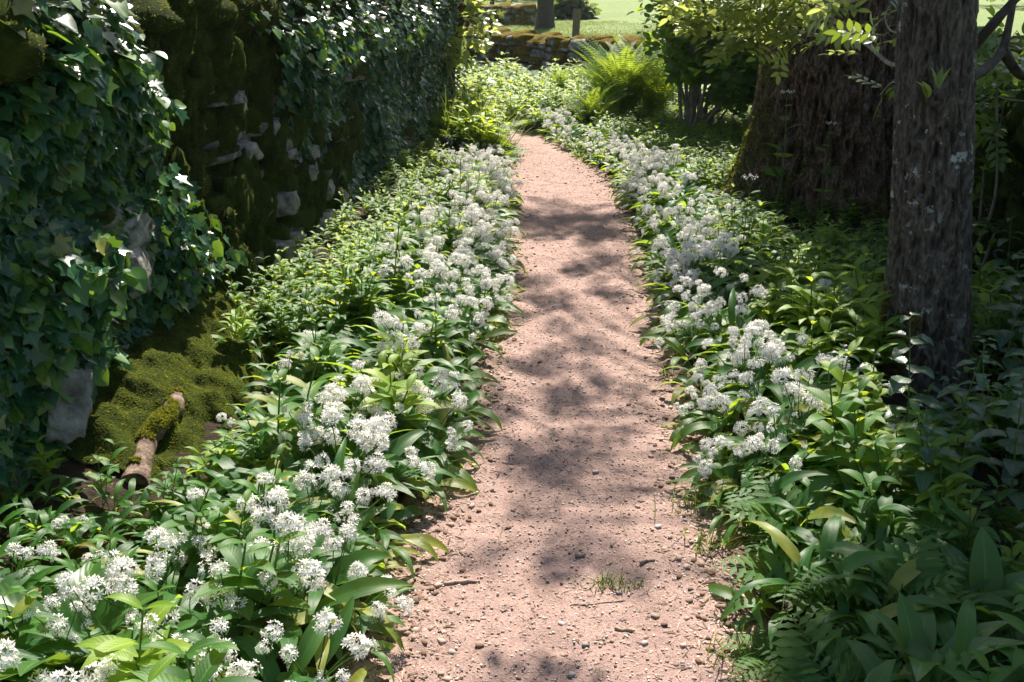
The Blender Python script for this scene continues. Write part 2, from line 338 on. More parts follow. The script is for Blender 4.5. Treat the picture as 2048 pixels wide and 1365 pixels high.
# ------------------------------------------------------------------ leaf shapes
def leaf(L, W, nl=8, nw=2, a0=0.6, a1=-.6, prof='lance', fold=.25, wave=0.0, teeth=0.0, mat=0, rnd=0.0, twist=0.0, pet=.35):
    s = np.linspace(0, 1, nl + 1)
    if prof == 'garlic': wd = np.where(s < pet, .10, np.sin(pi * np.clip((s - pet) / (1 - pet), 0, 1) ** .8) ** .85); wd = np.maximum(wd, .10 * (s < .9))
    elif prof == 'lance': wd = np.sin(pi * s ** .8) ** .9
    elif prof == 'ovate': wd = np.sin(pi * s ** .58) ** .75
    elif prof == 'round': wd = np.sin(pi * s ** .85) ** .5
    elif prof == 'blade': wd = (1 - s) ** .6
    wd = np.maximum(wd, .02)
    if teeth: wd = wd * (1 - teeth * (np.arange(nl + 1) % 2))
    a = a0 + (a1 - a0) * s ** 1.25; ds = L / nl
    y = np.concatenate([[0], np.cumsum(np.cos(a[:-1]) * ds)]); z = np.concatenate([[0], np.cumsum(np.sin(a[:-1]) * ds)])
    lu = np.linspace(-1, 1, 2 * nw + 1); x = lu[None] * wd[:, None] * W / 2
    off = fold * np.abs(x) + wave * np.sin(s * 17 + 1.3 * np.sign(lu[None]).T.T.repeat(1, 0) if False else (s * 15)[:, None] + lu[None] * 2) * np.abs(lu)[None] * wd[:, None]
    tw = twist * s; x2 = x * np.cos(tw)[:, None]; off = off + x * np.sin(tw)[:, None]
    yy = y[:, None] - np.sin(a)[:, None] * off; zz = z[:, None] + np.cos(a)[:, None] * off
    V = np.stack([x2, yy, zz], -1).reshape(-1, 3)
    A = np.zeros((nl + 1, 2 * nw + 1, 3)); A[..., 0] = lu; A[..., 1] = s[:, None]; A[..., 2] = rnd
    return tmpl(V, grid_faces(nl + 1, 2 * nw + 1), mat, A.reshape(-1, 3))
def ivy_leaf(mat):
    o = [(0, 0), (.18, -.10), (.48, -.02), (.36, .18), (.56, .42), (.26, .48), (.14, .62), (0, 1.0), (-.14, .62), (-.26, .48), (-.56, .42), (-.36, .18), (-.48, -.02), (-.18, -.10)]
    V = [(0, .30, 0)] + [(x, y, .16 * abs(x) - .12 * max(0, y - .4)) for x, y in o]
    F = [(0, i, i % 14 + 1) for i in range(1, 15)]; F = [(0, i, (i % 14) + 1) for i in range(1, 15)]
    A = [(x * 1.6, y, 0) for x, y, _ in V]
    return tmpl(V, np.array(F), mat, A)
def heart_leaf(mat):
    o = [(0, .03), (.22, -.06), (.45, .08), (.50, .32), (.36, .62), (.15, .86), (0, 1.0), (-.15, .86), (-.36, .62), (-.50, .32), (-.45, .08), (-.22, -.06)]
    V = [(0, .35, 0)] + [(x, y, .2 * abs(x) - .15 * max(0, y - .4)) for x, y in o]
    F = [(0, i, (i % 12) + 1) for i in range(1, 13)]
    return tmpl(V, np.array(F), mat, [(x * 1.7, y, 0) for x, y, _ in V])

def floret_ball(n, R, pl, lod=1):
    fl = []; ga = pi * (3 - 5 ** .5)
    for i in range(n):
        z = 1 - (i + .5) / n * 1.25; r = math.sqrt(max(0, 1 - z * z)); d = unit(np.array([r * cos(i * ga), r * sin(i * ga), z]) + rs.normal(0, .22, 3))
        c = d * R * rs.uniform(.65, 1.25); x = unit(np.cross(d, [.3, .5, .8])); y = np.cross(d, x); np_ = 6 if lod else 5; a0 = rs.rand() * 6
        for k in range(np_):
            a = a0 + k * 2 * pi / np_; e = cos(a) * x + sin(a) * y; s_ = -sin(a) * x + cos(a) * y; up = rs.uniform(.1, .7) * d
            tip = c + unit(e + up) * pl; m1 = c + unit(e + up) * pl * .55
            fl.append(tmpl([c, m1 + s_ * pl * .17, tip, m1 - s_ * pl * .17], np.array([[0, 1, 2, 3]]), M('petal')))
        if lod:
            fl.append(tmpl([c * .05, c * .05 + x * .0012, c], np.array([[0, 1, 2]]), M('green_stem'), [(1, 0, .5)] * 3))
            fl.append(tmpl([c + d * .001 + x * .0018, c + d * .001 - x * .001 + y * .0016, c + d * .004, ], np.array([[0, 1, 2]]), M('green_stem'), [(1, 0, .3)] * 3))
    return comb(fl)
HEADS = [floret_ball(26, .024, .0135), floret_ball(17, .022, .0135), floret_ball(32, .027, .0135), floret_ball(9, .019, .012)]

def garlic(seed, hd):
    r = np.random.RandomState(seed); ls = []; n = r.randint(5, 8)
    for i in range(n):
        L = r.uniform(.24, .38); W = r.uniform(.036, .058)
        l = leaf(L, W, 9, 2, r.uniform(1.05, 1.5), r.uniform(-1.3, -.1), 'garlic', fold=.22, wave=.003, mat=M('garlic_leaf'), rnd=r.rand(), twist=r.uniform(-.7, .7), pet=.28)
        ls.append(xf(l, rotz(i / n * 2 * pi + r.uniform(-.4, .4)), (r.uniform(-.015, .015), r.uniform(-.015, .015), 0)))
    fol = comb(ls); stems = []
    for k in range(hd):
        h = r.uniform(.19, .31); a = r.rand() * 2 * pi; lean = r.uniform(.04, .14)
        P = curve([(0, 0, 0), (cos(a) * lean * .3, sin(a) * lean * .3, h * .55), (cos(a) * lean, sin(a) * lean, h)], 4)
        d = unit(P[-1] - P[-3]) + r.normal(0, .25, 3); R = frame(unit(d), (1, .2, .1)) * r.uniform(.75, 1.25)
        stems.append((tube(P, np.linspace(.0024, .0018, len(P)), M('green_stem'), 4, r.rand(), False), xf(HEADS[r.randint(4)], R, P[-1] + unit(d) * .004)))
    return fol, stems
def mercury(seed, mat='mercury_leaf', big=1.0):
    r = np.random.RandomState(seed); ls = []; st = []; fl = []
    for q in range(r.randint(2, 4)):
        h = r.uniform(.20, .34); b = np.array([r.uniform(-.04, .04), r.uniform(-.04, .04), 0]); ln = r.uniform(-.06, .06, 2)
        P = curve([b, b + (ln[0] * .3, ln[1] * .3, h * .5), b + (ln[0], ln[1], h)], 4); st.append(tube(P, .0022, M('green_stem'), 4, r.rand(), False))
        for k in range(5):
            f = .42 + .58 * k / 4; c = P[int(f * (len(P) - 1))]; sc = [.8, 1, 1.1, .95, .6][k]; a = k * pi / 2 + r.uniform(-.3, .3)
            for s_ in (0, pi):
                l = leaf(.105 * big * sc * r.uniform(.85, 1.15), .036 * big * sc, 6, 1, r.uniform(.3, .9), r.uniform(-.7, 0), 'lance', .25, mat=M(mat), rnd=r.rand())
                ls.append(xf(l, rotz(a + s_ + r.uniform(-.2, .2)), c))
    return comb(ls), comb(st)
def nettle(seed, h=.65):
    r = np.random.RandomState(seed); ls = []; P = curve([(0, 0, 0), (r.uniform(-.04, .04), r.uniform(-.04, .04), h * .5), (r.uniform(-.07, .07), r.uniform(-.07, .07), h)], 8)
    st = tube(P, np.linspace(.0045, .002, len(P)), M('green_stem'), 5, r.rand(), False)
    for k in range(9):
        f = .25 + .75 * k / 8; c = P[int(f * (len(P) - 1))]; sc = min(1, .45 + (1 - f) * 1.6) * (1 if k > 1 else .9); a = k * pi / 2 + r.uniform(-.25, .25)
        for s_ in (0, pi):
            stalk = .03 * sc; L = .125 * sc * r.uniform(.85, 1.15)
            l = leaf(L, L * .62, 18, 3, r.uniform(.0, .35), r.uniform(-1.2, -.5), 'ovate', .18, wave=.002, teeth=.16, mat=M('nettle_leaf'), rnd=r.rand())
            l = comb([xf(l, np.eye(3), (0, stalk, stalk * .5)), tube([(0, 0, 0), (0, stalk, stalk * .5)], .0012, M('green_stem'), 3, .4, False)])
            ls.append(xf(l, rotz(a + s_), c))
    return comb(ls), st
def pinnate(L, n, W, mat, a0, a1, sub=4, r=None, rnd=0.):
    """feathery leaf: pairs of pinnae, each with small lobes"""
    s = np.linspace(0, 1, n + 1); a = a0 + (a1 - a0) * s; ds = L / n
    y = np.concatenate([[0], np.cumsum(np.cos(a[:-1]) * ds)]); z = np.concatenate([[0], np.cumsum(np.sin(a[:-1]) * ds)])
    C = np.stack([y * 0, y, z], -1); out = [tube(C, np.linspace(.0018, .0006, n + 1), M('green_stem'), 3, .5, False)]
    for i in range(1, n):
        pl = W / 2 * sin(pi * min(1, (.18 + .82 * s[i])) ** .8) ** .9 if s[i] > .12 else 0
        if pl < .006: continue
        for sg in (-1, 1):
            l = leaf(pl, pl * .34, sub * 2, 1, .1, -.35, 'lance', .1, teeth=.45, mat=mat, rnd=rnd + (r.rand() * .3 if r is not None else 0))
            Rz = rotz(-sg * (pi / 2 - .45)); Rx = rotx(a[i]); out.append(xf(l, Rx @ Rz, C[i]))
    return comb(out)
def parsley(seed, tall=False):
    r = np.random.RandomState(seed); ls = []; st = []
    if tall:
        h = .75; P = curve([(0, 0, 0), (.03, .01, h * .5), (.01, 0, h)], 8); st.append(tube(P, np.linspace(.005, .002, len(P)), M('green_stem'), 5, .4, False))
        for f, a in ((.35, .3), (.5, 2.8), (.62, 1.2), (.75, 4.4), (.86, 0), (.95, 3.2)):
            c = P[int(f * (len(P) - 1))]; L = .26 * (1.25 - f)
            ls.append(xf(pinnate(L, 9, L * .8, M('parsley_leaf'), .8, -.2, 3, r, r.rand()), rotz(a), c))
        for a in range(5):
            d = np.array([.035 * cos(a * 1.26), .035 * sin(a * 1.26), .05]); st.append(tube([P[-1], P[-1] + d], .001, M('green_stem'), 3, .5, False))
            ls.append(xf(floret_ball(7, .010, .006, 0), np.eye(3), P[-1] + d))
        return comb(ls), comb(st)
    for i in range(r.randint(6, 9)):
        L = r.uniform(.20, .32); ls.append(xf(pinnate(L, 11, L * .72, M('parsley_leaf'), r.uniform(.7, 1.2), r.uniform(-.5, .1), 3, r, r.rand()), rotz(i * 2.4 + r.uniform(-.4, .4))))
    for i in range(5):
        a = r.rand() * 6.28; st.append(tube([(0, 0, 0), (.05 * cos(a), .05 * sin(a), .14)], .0018, M('green_stem'), 3, .5, False))
    return comb(ls), comb(st)
def frond(seed, L=.93):
    r = np.random.RandomState(seed); n = 34; s = np.linspace(0, 1, n + 1); a = 1.35 + (r.uniform(.1, .5) - 1.35) * s ** 1.6; ds = L / n
    y = np.concatenate([[0], np.cumsum(np.cos(a[:-1]) * ds)]); z = np.concatenate([[0], np.cumsum(np.sin(a[:-1]) * ds)]); C = np.stack([y * 0, y, z], -1)
    out = [tube(C, np.linspace(.004, .001, n + 1), M('green_stem'), 4, .6, False)]
    for i in range(4, n):
        pl = .115 * (sin(pi * (.12 + .88 * s[i]) ** .75) ** .8 + .02)
        for sg in (-1, 1):
            l = leaf(pl, .021, 14, 1, .05, -.3, 'lance', .1, teeth=.5, mat=M('fern_leaf'), rnd=r.rand() * .6 + .2)
            out.append(xf(l, rotx(a[i]) @ rotz(-sg * (pi / 2 - .25)), C[i]))
    return comb(out)
def compound(mat, n=4, L=.22, ll=.062, lw=.026, seed=0):
    r = np.random.RandomState(seed); out = [tube([(0, 0, 0), (0, L * .5, .01), (0, L, -.01)], .0011, M('green_stem'), 3, .6, False)]
    for i in range(n):
        for sg in (-1, 1):
            l = leaf(ll * r.uniform(.85, 1.15), lw, 5, 1, .15, -.4, 'lance', .18, mat=mat, rnd=r.rand()); out.append(xf(l, rotz(-sg * (1.15 + r.uniform(-.15, .15))), (0, L * (.3 + .62 * i / max(1, n - 1)), .004)))
    out.append(xf(leaf(ll, lw * 1.1, 5, 1, .1, -.4, 'lance', .18, mat=mat, rnd=r.rand()), np.eye(3), (0, L, -.008))); return comb(out)

# ------------------------------------------------------------------ stone walls
def rbox(n=5):
    g = np.linspace(-1, 1, n); Vs = []; Fs = []; o = 0
    for ax in range(3):
        for sg in (-1, 1):
            a, b = np.meshgrid(g, g, indexing='ij'); c = np.full_like(a, sg); q = [None] * 3; q[ax] = c; q[(ax + 1) % 3] = a; q[(ax + 2) % 3] = b
            Vs.append(np.stack(q, -1).reshape(-1, 3)); f = grid_faces(n, n); Fs.append((f if sg > 0 else f[:, ::-1]) + o); o += n * n
    V = np.vstack(Vs); F = np.vstack(Fs); V8, inv = np.unique(np.round(V, 5), axis=0, return_inverse=True)
    return V8, inv.reshape(-1)[F]
RB5 = rbox(6)
def stone_shape(cen, half, R, s, rough=.16, sq=.35, RB=None):
    RB = RB or RB5; V = RB[0]; sp = unit(V); k = V * (1 - sq) + sp * sq * 1.25
    nrm = sp; d = fbm(V * .9 + cen * 3.1, s, 3); k = k * (1 + rough * d[:, None]) * (1 + rough * .5 * noise(V * 2.6 + cen * 7, s + 5)[:, None])
    return (k * half) @ R.T + cen, nrm @ R.T
def tufts(V, F, n, mat, size=.011, s=0, up=.25):
    """tiny moss blades over a surface"""
    r = np.random.RandomState(s); tri = np.vstack([F[:, [0, 1, 2]], F[:, [0, 2, 3]]]) if F.shape[1] == 4 else F
    a, b, c = V[tri[:, 0]], V[tri[:, 1]], V[tri[:, 2]]; cr = np.cross(b - a, c - a); ar = np.linalg.norm(cr, axis=1); ar2 = ar / ar.sum()
    k = r.choice(len(tri), n, p=ar2); u = r.rand(n, 2); fl = u.sum(1) > 1; u[fl] = 1 - u[fl]
    P = a[k] + u[:, :1] * (b - a)[k] + u[:, 1:] * (c - a)[k]; nn_ = unit(cr[k]) + r.normal(0, .45, (n, 3)) + np.array([0, 0, up])
    sd = r.normal(0, 1, (n, 3)); sz = size * r.uniform(.6, 1.4, n)
    t = tmpl([(-.28, 0, -.15), (.28, 0, -.15), (.0, 0.15, 1)], np.array([[0, 1, 2]]), mat, [(1, 0, 0), (1, 0, 0), (1, 1, 0)])
    n3 = unit(nn_); R = frame(n3, sd) * sz[:, None, None]; return inst(t, R, P, r.rand(n))
def stone_wall(name, label, pts, H, thick, seed, batter=.12, moss_amt=.5, bare=None, lens=(.12, .34), hs=(.05, .11), group=None, tuftn=60000, cope='moss', mossm='moss', tuftm='moss_tuft', tsz=.011, shade_side=1, cush=10, special=()):
    """drystone wall: pts = polyline of the face's foot; the face looks to the right of its direction when shade_side = 1"""
    r = np.random.RandomState(seed); pts = np.asarray(pts, float); seg = np.hypot(*np.diff(pts, axis=0).T); cum = np.concatenate([[0], np.cumsum(seg)]); Lt = cum[-1]
    def fr(s_):
        p = np.array([np.interp(s_, cum, pts[:, 0]), np.interp(s_, cum, pts[:, 1])]); q = np.array([np.interp(min(s_ + .1, Lt), cum, pts[:, 0]), np.interp(min(s_ + .1, Lt), cum, pts[:, 1])]); q0 = np.array([np.interp(max(s_ - .1, 0), cum, pts[:, 0]), np.interp(max(s_ - .1, 0), cum, pts[:, 1])])
        d = (q - q0) / np.linalg.norm(q - q0); n = np.array([d[1], -d[0]]) * shade_side; return p, d, n
    root = ob(name, None, label=label, cat='stone wall', group=group); p0, _, _ = fr(0)
    stV = []; mV = []; mF = []; mo = 0; stones = []; F5 = RB5[1]
    def put(cen, half, R, rough=.16, moss=0.0, lift=.02, sq=.35):
        nonlocal mo
        V, nrm = stone_shape(cen, half, R, seed, rough, sq); bare_ = r.rand()
        stones.append(tmpl(V, F5, M('stone') if r.rand() < .86 else M('pale_stone')))
        mk = fbm(V * 7, seed + 3, 4) * 1.9 + .25 * noise(V * 38, seed) + moss + .55 * nrm[:, 2] - .15
        Vm = V + nrm * (np.clip(mk, -.4, 1) * lift * 1.2)[:, None] + nrm * (noise(V * 45, 3) * .006)[:, None] + np.array([0, 0, -1]) * (np.clip(mk, 0, 1) * (.012 * (nrm[:, 2] < .2)))[:, None]
        fk = mk[F5].mean(1) > 0.0
        if fk.any(): mV.append(Vm); mF.append(F5[fk] + mo); mo += len(Vm)
    h = 0
    while h < H - .04:
        ch = r.uniform(*hs) * (1.25 if h < .25 else 1); s_ = -r.rand() * .2
        while s_ < Lt:
            ln = r.uniform(*lens); p, d, n = fr(min(max(s_ + ln / 2, 0), Lt)); inset = batter * (h + ch / 2); dep = r.uniform(.10, .17)
            out = r.normal(0, .03) + (.06 if r.rand() < .07 else 0)
            if 0 <= s_ + ln / 2 <= Lt:
                c = np.array([*(p - n * (inset + dep - out)), h + ch / 2 + pgh(p) + r.normal(0, .006)])
                a = r.normal(0, .16); b = r.normal(0, .12); D = np.array([d[0], d[1], 0]); Nn = np.array([n[0], n[1], 0]); R = np.stack([D, Nn, [0, 0, 1]], -1) @ rotz(a) @ rotx(b)
                py = p[1]; ma = moss_amt(py, h) if callable(moss_amt) else moss_amt
                put(c, np.array([ln * .485, dep, ch * .475]), R, .17, ma + r.normal(0, .25))
            s_ += ln * 1.0
        h += ch
    s_ = 0
    while s_ < Lt:                      # rough cope stones leaning on one another, thick with moss
        ln = r.uniform(.16, .34); p, d, n = fr(min(s_ + ln / 2, Lt)); D = np.array([d[0], d[1], 0]); Nn = np.array([n[0], n[1], 0])
        R = np.stack([D, Nn, [0, 0, 1]], -1) @ rotz(r.normal(0, .2)) @ rotx(r.normal(-.15, .14)); hh = r.uniform(.05, .085)
        c = np.array([*(p - n * (batter * H + thick * .42 + r.normal(0, .03))), H + pgh(p) + hh * .6]); ma = 1.0 if cope == 'moss' else cope
        put(c, np.array([ln * .58, thick * .52 * r.uniform(.85, 1.2), hh]), R, .22, ma + r.normal(0, .15), .034, .55)
        if cope == 'moss' and r.rand() < .8:
            put(c + Nn * thick * r.uniform(.2, .42) + np.array([0, 0, -.01 * r.rand()]) + D * r.uniform(-.08, .08), np.array([r.uniform(.07, .13), r.uniform(.10, .17), r.uniform(.05, .07)]), R @ rotx(-r.uniform(.2, .6)), .25, 1.3, .035, .8)
        s_ += ln * .92
    for q in range(int(Lt * H * cush)):     # hanging cushions of moss
        p, d, n = fr(r.uniform(0, Lt)); D = np.array([d[0], d[1], 0]); Nn = np.array([n[0], n[1], 0]); hq = r.uniform(.1, H + .02)
        if r.rand() > np.clip((moss_amt(p[1], hq) if callable(moss_amt) else moss_amt) + .35, 0, 1): continue
        if len(special) and (p[1] < 3.55 + (1.2 - hq) * .2 or p[1] > 5.3 + (1.2 - hq) * .7): continue
        c = np.array([*(p - n * (batter * hq + .02 - .07 * r.rand() ** 2)), hq + pgh(p)]); R = np.stack([D, Nn, [0, 0, 1]], -1) @ rotz(r.normal(0, .3)) @ rotx(-.12 - .2 * r.rand())
        V, nrm = stone_shape(c, np.array([r.uniform(.02, .06), r.uniform(.035, .075), r.uniform(.05, .19)]), R, seed + q, .5, .85)
        V = V + nrm * (noise(V * 30, 7) * .010)[:, None]; mV.append(V); mF.append(F5 + mo); mo += len(V)
    for (sx_, sy_, sz_, hw_, hh_) in special:   # pale stones that stick out bare
        d = unit(np.array([.1143, 1.])); D = np.array([d[0], d[1], 0]); Nn = np.array([d[1], -d[0], 0]); R = np.stack([D, Nn, [0, 0, 1]], -1) @ rotz(r.normal(0, .2)) @ rotx(r.normal(0, .15))
        V, _ = stone_shape(np.array([sx_, sy_, sz_]) - Nn * .01, np.array([hw_ * 1.25, .11, hh_]), R, seed + int(sy_ * 90), .2, .25); stones.append(tmpl(V, F5, M('pale_stone')))
    # dark heart of the wall, seen only through the joints
    ns = max(2, int(Lt / .3)); V = []
    for i in range(ns + 1):
        p, d, n = fr(Lt * i / ns)
        for q, hz in ((.12, -.2), (.12 + batter * H, H - .02), (thick * .95, H - .02), (thick * 1.1, -.2)):
            V.append((*(p - n * q), hz + (pgh(p) if hz > 0 else 0)))
    core = comb([tmpl(V, grid_faces(ns + 1, 4), M('wall_core')), tmpl(V, grid_faces(ns + 1, 4)[:0].tolist() + [[i * 4, i * 4 + 4, i * 4 + 7, i * 4 + 3] for i in range(ns)] + [[0, 1, 2, 3], [ns * 4 + 3, ns * 4 + 2, ns * 4 + 1, ns * 4]], M('wall_core'))])
    ob('wall_core', core, root); ob('wall_stone', comb(stones), root)
    mV = np.vstack(mV); mF = np.vstack(mF); ms = tmpl(mV, mF, M(mossm)); tf = tufts(mV, mF, tuftn, M(tuftm), tsz, seed); ob('moss', comb([ms, tf]), root)
    return root
def pgh(p): return float(gh(np.array([p[0]]), np.array([p[1]]))[0]) - .03
def on_wall(px, py):
    Y_ = np.linspace(1.8, 9.6, 800); P = np.array([atd(px, py, y_) for y_ in Y_]); k = np.abs(P[:, 0] - (wallx(Y_) - .12 * P[:, 2])).argmin(); return P[k]
SPEC = [(*on_wall(a, b), c, d) for a, b, c, d in ((598, 345, .075, .045), (470, 300, .05, .04), (500, 240, .04, .035), (610, 480, .06, .04), (628, 382, .06, .05), (556, 408, .045, .06), (628, 440, .11, .045), (522, 262, .05, .06), (555, 305, .04, .03), (570, 478, .04, .03), (545, 505, .06, .05), (523, 537, .05, .04), (500, 410, .04, .04), (445, 205, .05, .04), (598, 300, .05, .035), (232, 545, .09, .09), (235, 470, .07, .05), (655, 400, .06, .04), (590, 560, .08, .04))]
LW = [(wallx(y), y) for y in np.linspace(1.7, 9.7, 12)]
def lm(y, h): return (.34 if 3.4 < y < 6.6 else .25) + (.25 if h < .3 else 0) + (.30 if h > .9 else 0) - (.25 if y > 4.6 and h < .9 else 0)
stone_wall('mossy_wall', 'tall mossy drystone wall half covered in ivy along the path', LW, 1.17, .5, 11, moss_amt=lm, tuftn=430000, cush=60, tsz=.0085, special=SPEC)
RW = [(2.15, 3.0), (2.35, 4.6), (2.9, 7.5), (3.25, 10.5), (3.3, 13.2)]
stone_wall('mossy_wall', 'broken mossy drystone wall behind the slim trunk and the big tree', RW, .85, .5, 12, moss_amt=.5, shade_side=-1, tuftn=60000, cush=40)
FW = [(3.2, 13.4), (1.5, 14.6), (.75, 15.3), (.1, 16.3), (-.9, 17.3), (-2.6, 18.2), (-5, 19.2)]
stone_wall('mossy_wall', 'low tumbledown wall with orange brown moss beyond the ferns', FW, .47, .45, 13, moss_amt=.0, shade_side=-1, tuftn=40000, mossm='moss_brown', tuftm='moss_tuft_brown', tsz=.02, cope=.35, lens=(.2, .5), hs=(.07, .15))

# ------------------------------------------------------------------ ivy on the left wall
def wall_pt(y, h, out):
    n = unit(np.array([1, -.1143, 0.12])); b = np.stack([wallx(y) - .12 * h, y, h], -1); return b + n * np.asarray(out)[..., None], n
def ivy(name, label, n, region, seed, young=.06, size=(.035, .065), bulge=.14):
    r = np.random.RandomState(seed); y = r.uniform(region[0], region[1], n * 4); h = r.uniform(0.0, 1.55, n * 4)
    dens = region[2](y, h, fbm(np.stack([y * 1.6, h * 1.6, y * 0], -1), seed, 4)); k = r.rand(n * 4) < dens; y, h = y[k][:n], h[k][:n]; m = len(y)
    bl = np.clip(.5 + .9 * fbm(np.stack([y * 2.2, h * 2.2, y * 0 + 3], -1), seed + 1, 3), 0, 1.2); lay = r.rand(m) ** .7
    over = np.clip(h - 1.2, 0, 1); out = .02 + bulge * bl * lay
    out = out + (.08 + .08 * r.rand(m)) * sstep(.85, 1.05, h); out = out + .20 * lay * np.exp(-((y - 2.93) / .22) ** 2 - ((h - .66) / .13) ** 2); P, nw = wall_pt(y, h, out); th_ = 1.16 + .16 * fbm(np.stack([y * 3, h * 0, h * 0], -1), 77, 2); top = h > th_; q_ = np.clip((h - th_) / .22, 0, 1); P += np.stack([-q_ * r.rand(m) * .45, 0 * h, q_ * (.12 * r.rand(m) - .02 * (h > 1.4))], -1); P += np.array([1, 0, 0]) * (.07 * fbm(P * 5, 78, 2) * sstep(.8, 1.1, h))[:, None]
    nn_ = nw * r.uniform(.5, 1.2, m)[:, None] + np.array([0, 0, 1]) * (r.uniform(.1, .75, m) + top * .8)[:, None] + r.normal(0, .40, (m, 3)) + np.array([0, -.2, 0])
    tt = np.array([0, 0, -1.]) + nw * .25 + r.normal(0, .38, (m, 3)); sz = r.uniform(*size, m) * r.choice([.7, 1.0, 1.25], m) * (1.0 + .12 * (y < 3.4))
    R = frame(nn_, tt) * sz[:, None, None]; yg = r.rand(m) < young * (1 + 1.5 * lay); rn = r.rand(m); hl = r.rand(m) < .22
    parts = [inst(t, R[k], P[k], rn[k]) for t, k in ((ivy_leaf(M('ivy_leaf')), ~yg & ~hl), (heart_leaf(M('ivy_leaf')), ~yg & hl), (heart_leaf(M('ivy_young_leaf')), yg))]
    root = ob(name, None, label=label, cat='ivy'); ob('foliage', comb(parts), root)
    vs = []
    for q in range(26):
        y0 = r.uniform(region[0], region[1]); hh = np.linspace(0, 1.35, 12); yy = y0 + .25 * fbm(np.stack([hh * 1.5, hh * 0 + q, hh * 0], -1), 4, 2) * 2
        ok = region[2](yy, hh, yy * 0) > .25
        if ok.sum() < 5: continue
        Pq, _ = wall_pt(yy[ok], hh[ok], .03 + .03 * r.rand(ok.sum())); vs.append(tube(curve(Pq, 3), r.uniform(.003, .007), M('dark_bark'), 4))
    ob('vine_stem', comb(vs), root)
def dl_(y, h, nz):   # near mass: bare wall starts further along lower down
    edge = 3.72 + (1.2 - h) * .20 ; d = sstep(edge + .12, edge - .35, y + .5 * nz); return d * (1 - .93 * sstep(.42, .30, h) * sstep(2.62, 2.85, y)) * (.95 + .3 * nz)
def dr_(y, h, nz):
    edge = 5.05 + (1.3 - h) * .75; d = sstep(edge - .3, edge + .35, y + .6 * nz); return d * (1 - .6 * sstep(.35, .1, h) * (y < 7))
ivy('climbing_ivy', 'large leaved glossy ivy hanging over the nearest end of the left wall', 16000, (1.9, 4.4, dl_), 21, young=.13, size=(.032, .060), bulge=.17)
ivy('climbing_ivy', 'small leaved dark ivy covering the far half of the left wall', 32000, (4.5, 9.75, dr_), 22, young=.05, size=(.032, .058), bulge=.13)

# ------------------------------------------------------------------ tree builders
def trunk(base, top, r0, r1, H, flare, mat, nu, nv, seed, ridge=.018, ridf=26, lobes=None):
    base = np.asarray(base, float); top = np.asarray(top, float); hh = np.linspace(-.1, H, nu); a = np.arange(nv) / nv * 2 * pi
    R = (r0 + (r1 - r0) * np.clip(hh / H, 0, 1) + flare * np.exp(-np.clip(hh, 0, 9) / .28))[:, None] * np.ones(nv)
    lb = 0
    for (la, lw, lm_, lh) in (lobes or ()): lb = lb + lm_ * np.exp(-np.clip(hh, 0, 9) / lh)[:, None] * np.exp(-(((a - la + pi) % (2 * pi) - pi) / lw) ** 2)[None]
    R = R + lb
    Pc = base + (top - base) * (hh / H)[:, None]; ca = np.stack([np.cos(a), np.sin(a)], -1)
    Q = np.stack([ca[None, :, 0] * R.mean() * ridf + 0 * hh[:, None], ca[None, :, 1] * R.mean() * ridf + 0 * hh[:, None], hh[:, None] * ridf * .30 + 0 * a[None]], -1)
    nz = 1 - np.abs(fbm(Q + .6 * noise(Q * .7, 3)[..., None], seed, 3, .45)) * 2.6; big = fbm(np.stack([ca[None, :, 0] * 1.3 + 0 * hh[:, None], ca[None, :, 1] * 1.3 + 0 * hh[:, None], hh[:, None] * 1.1 + 0 * a[None]], -1), seed + 9, 2)
    R = R * (1 + .09 * big) + ridge * (nz - .5)
    V = np.stack([Pc[:, None, 0] + R * ca[None, :, 0], Pc[:, None, 1] + R * ca[None, :, 1], Pc[:, None, 2] + 0 * R], -1)
    A = np.zeros((nu, nv, 3)); A[..., 0] = (nz); A[..., 1] = hh[:, None]; return V, tmpl(V.reshape(-1, 3), grid_faces(nu, nv, True), mat, A.reshape(-1, 3))
def crown_of(root, base_pts, clusters, leafT, mat, seed, per=13, rad=.28, limb=.035):
    """leaf clusters (x,y,z,size) held by limbs that fork from base_pts"""
    r = np.random.RandomState(seed); tb = []; RR = []; PP = []
    C = np.asarray(clusters, float); C = C[~(sunlit(C[:, :3]) & (C[:, 2] > 1.9))]; B = np.asarray(base_pts, float)
    for c in C:
        d = np.linalg.norm(B - c[:3], axis=1) + 1.2 * np.clip(B[:, 2] - c[2] + .2, 0, 9); b = B[d.argmin()]; mid = (b + c[:3]) / 2 + np.array([0, 0, .25]) + r.normal(0, .12, 3)
        P = curve([b, mid, c[:3]], 6); tb.append(tube(P, np.linspace(limb * .7, .006, len(P)), M(mat), 5, r.rand()))
        n = int(per * c[3]); o = r.normal(0, 1, (n, 3)) * rad * np.array([1, 1, .45]) * (.7 + .3 * c[3]); PP.append(c[:3] + o)
        for q in range(0, n, 6):
            tb.append(tube([P[-4], c[:3] + o[q] * .5 + np.array([0, 0, .03]), c[:3] + o[q]], (.004, .003, .0015), M(mat), 3, .5, False))
        nn_ = np.array([0, 0, 1.]) + r.normal(0, .38, (n, 3)); tt = o * np.array([1, 1, .2]) + r.normal(0, .3, (n, 3)); RR.append(frame(nn_, tt) * r.uniform(.8, 1.25, n)[:, None, None])
    R = np.concatenate(RR); P = np.vstack(PP); parts = []; kp = ~(sunlit(P) & (P[:, 2] > 1.9)); R, P = R[kp], P[kp]
    k = r.randint(0, len(leafT), len(P))
    for i, t in enumerate(leafT): parts.append(inst(t, R[k == i], P[k == i], r.rand((k == i).sum())))
    ob('limb', comb(tb), root); ob('crown', comb(parts), root)
ASH = [compound(M('crown_leaf'), 4, .24, .085, .034, s) for s in (1, 2, 3)]
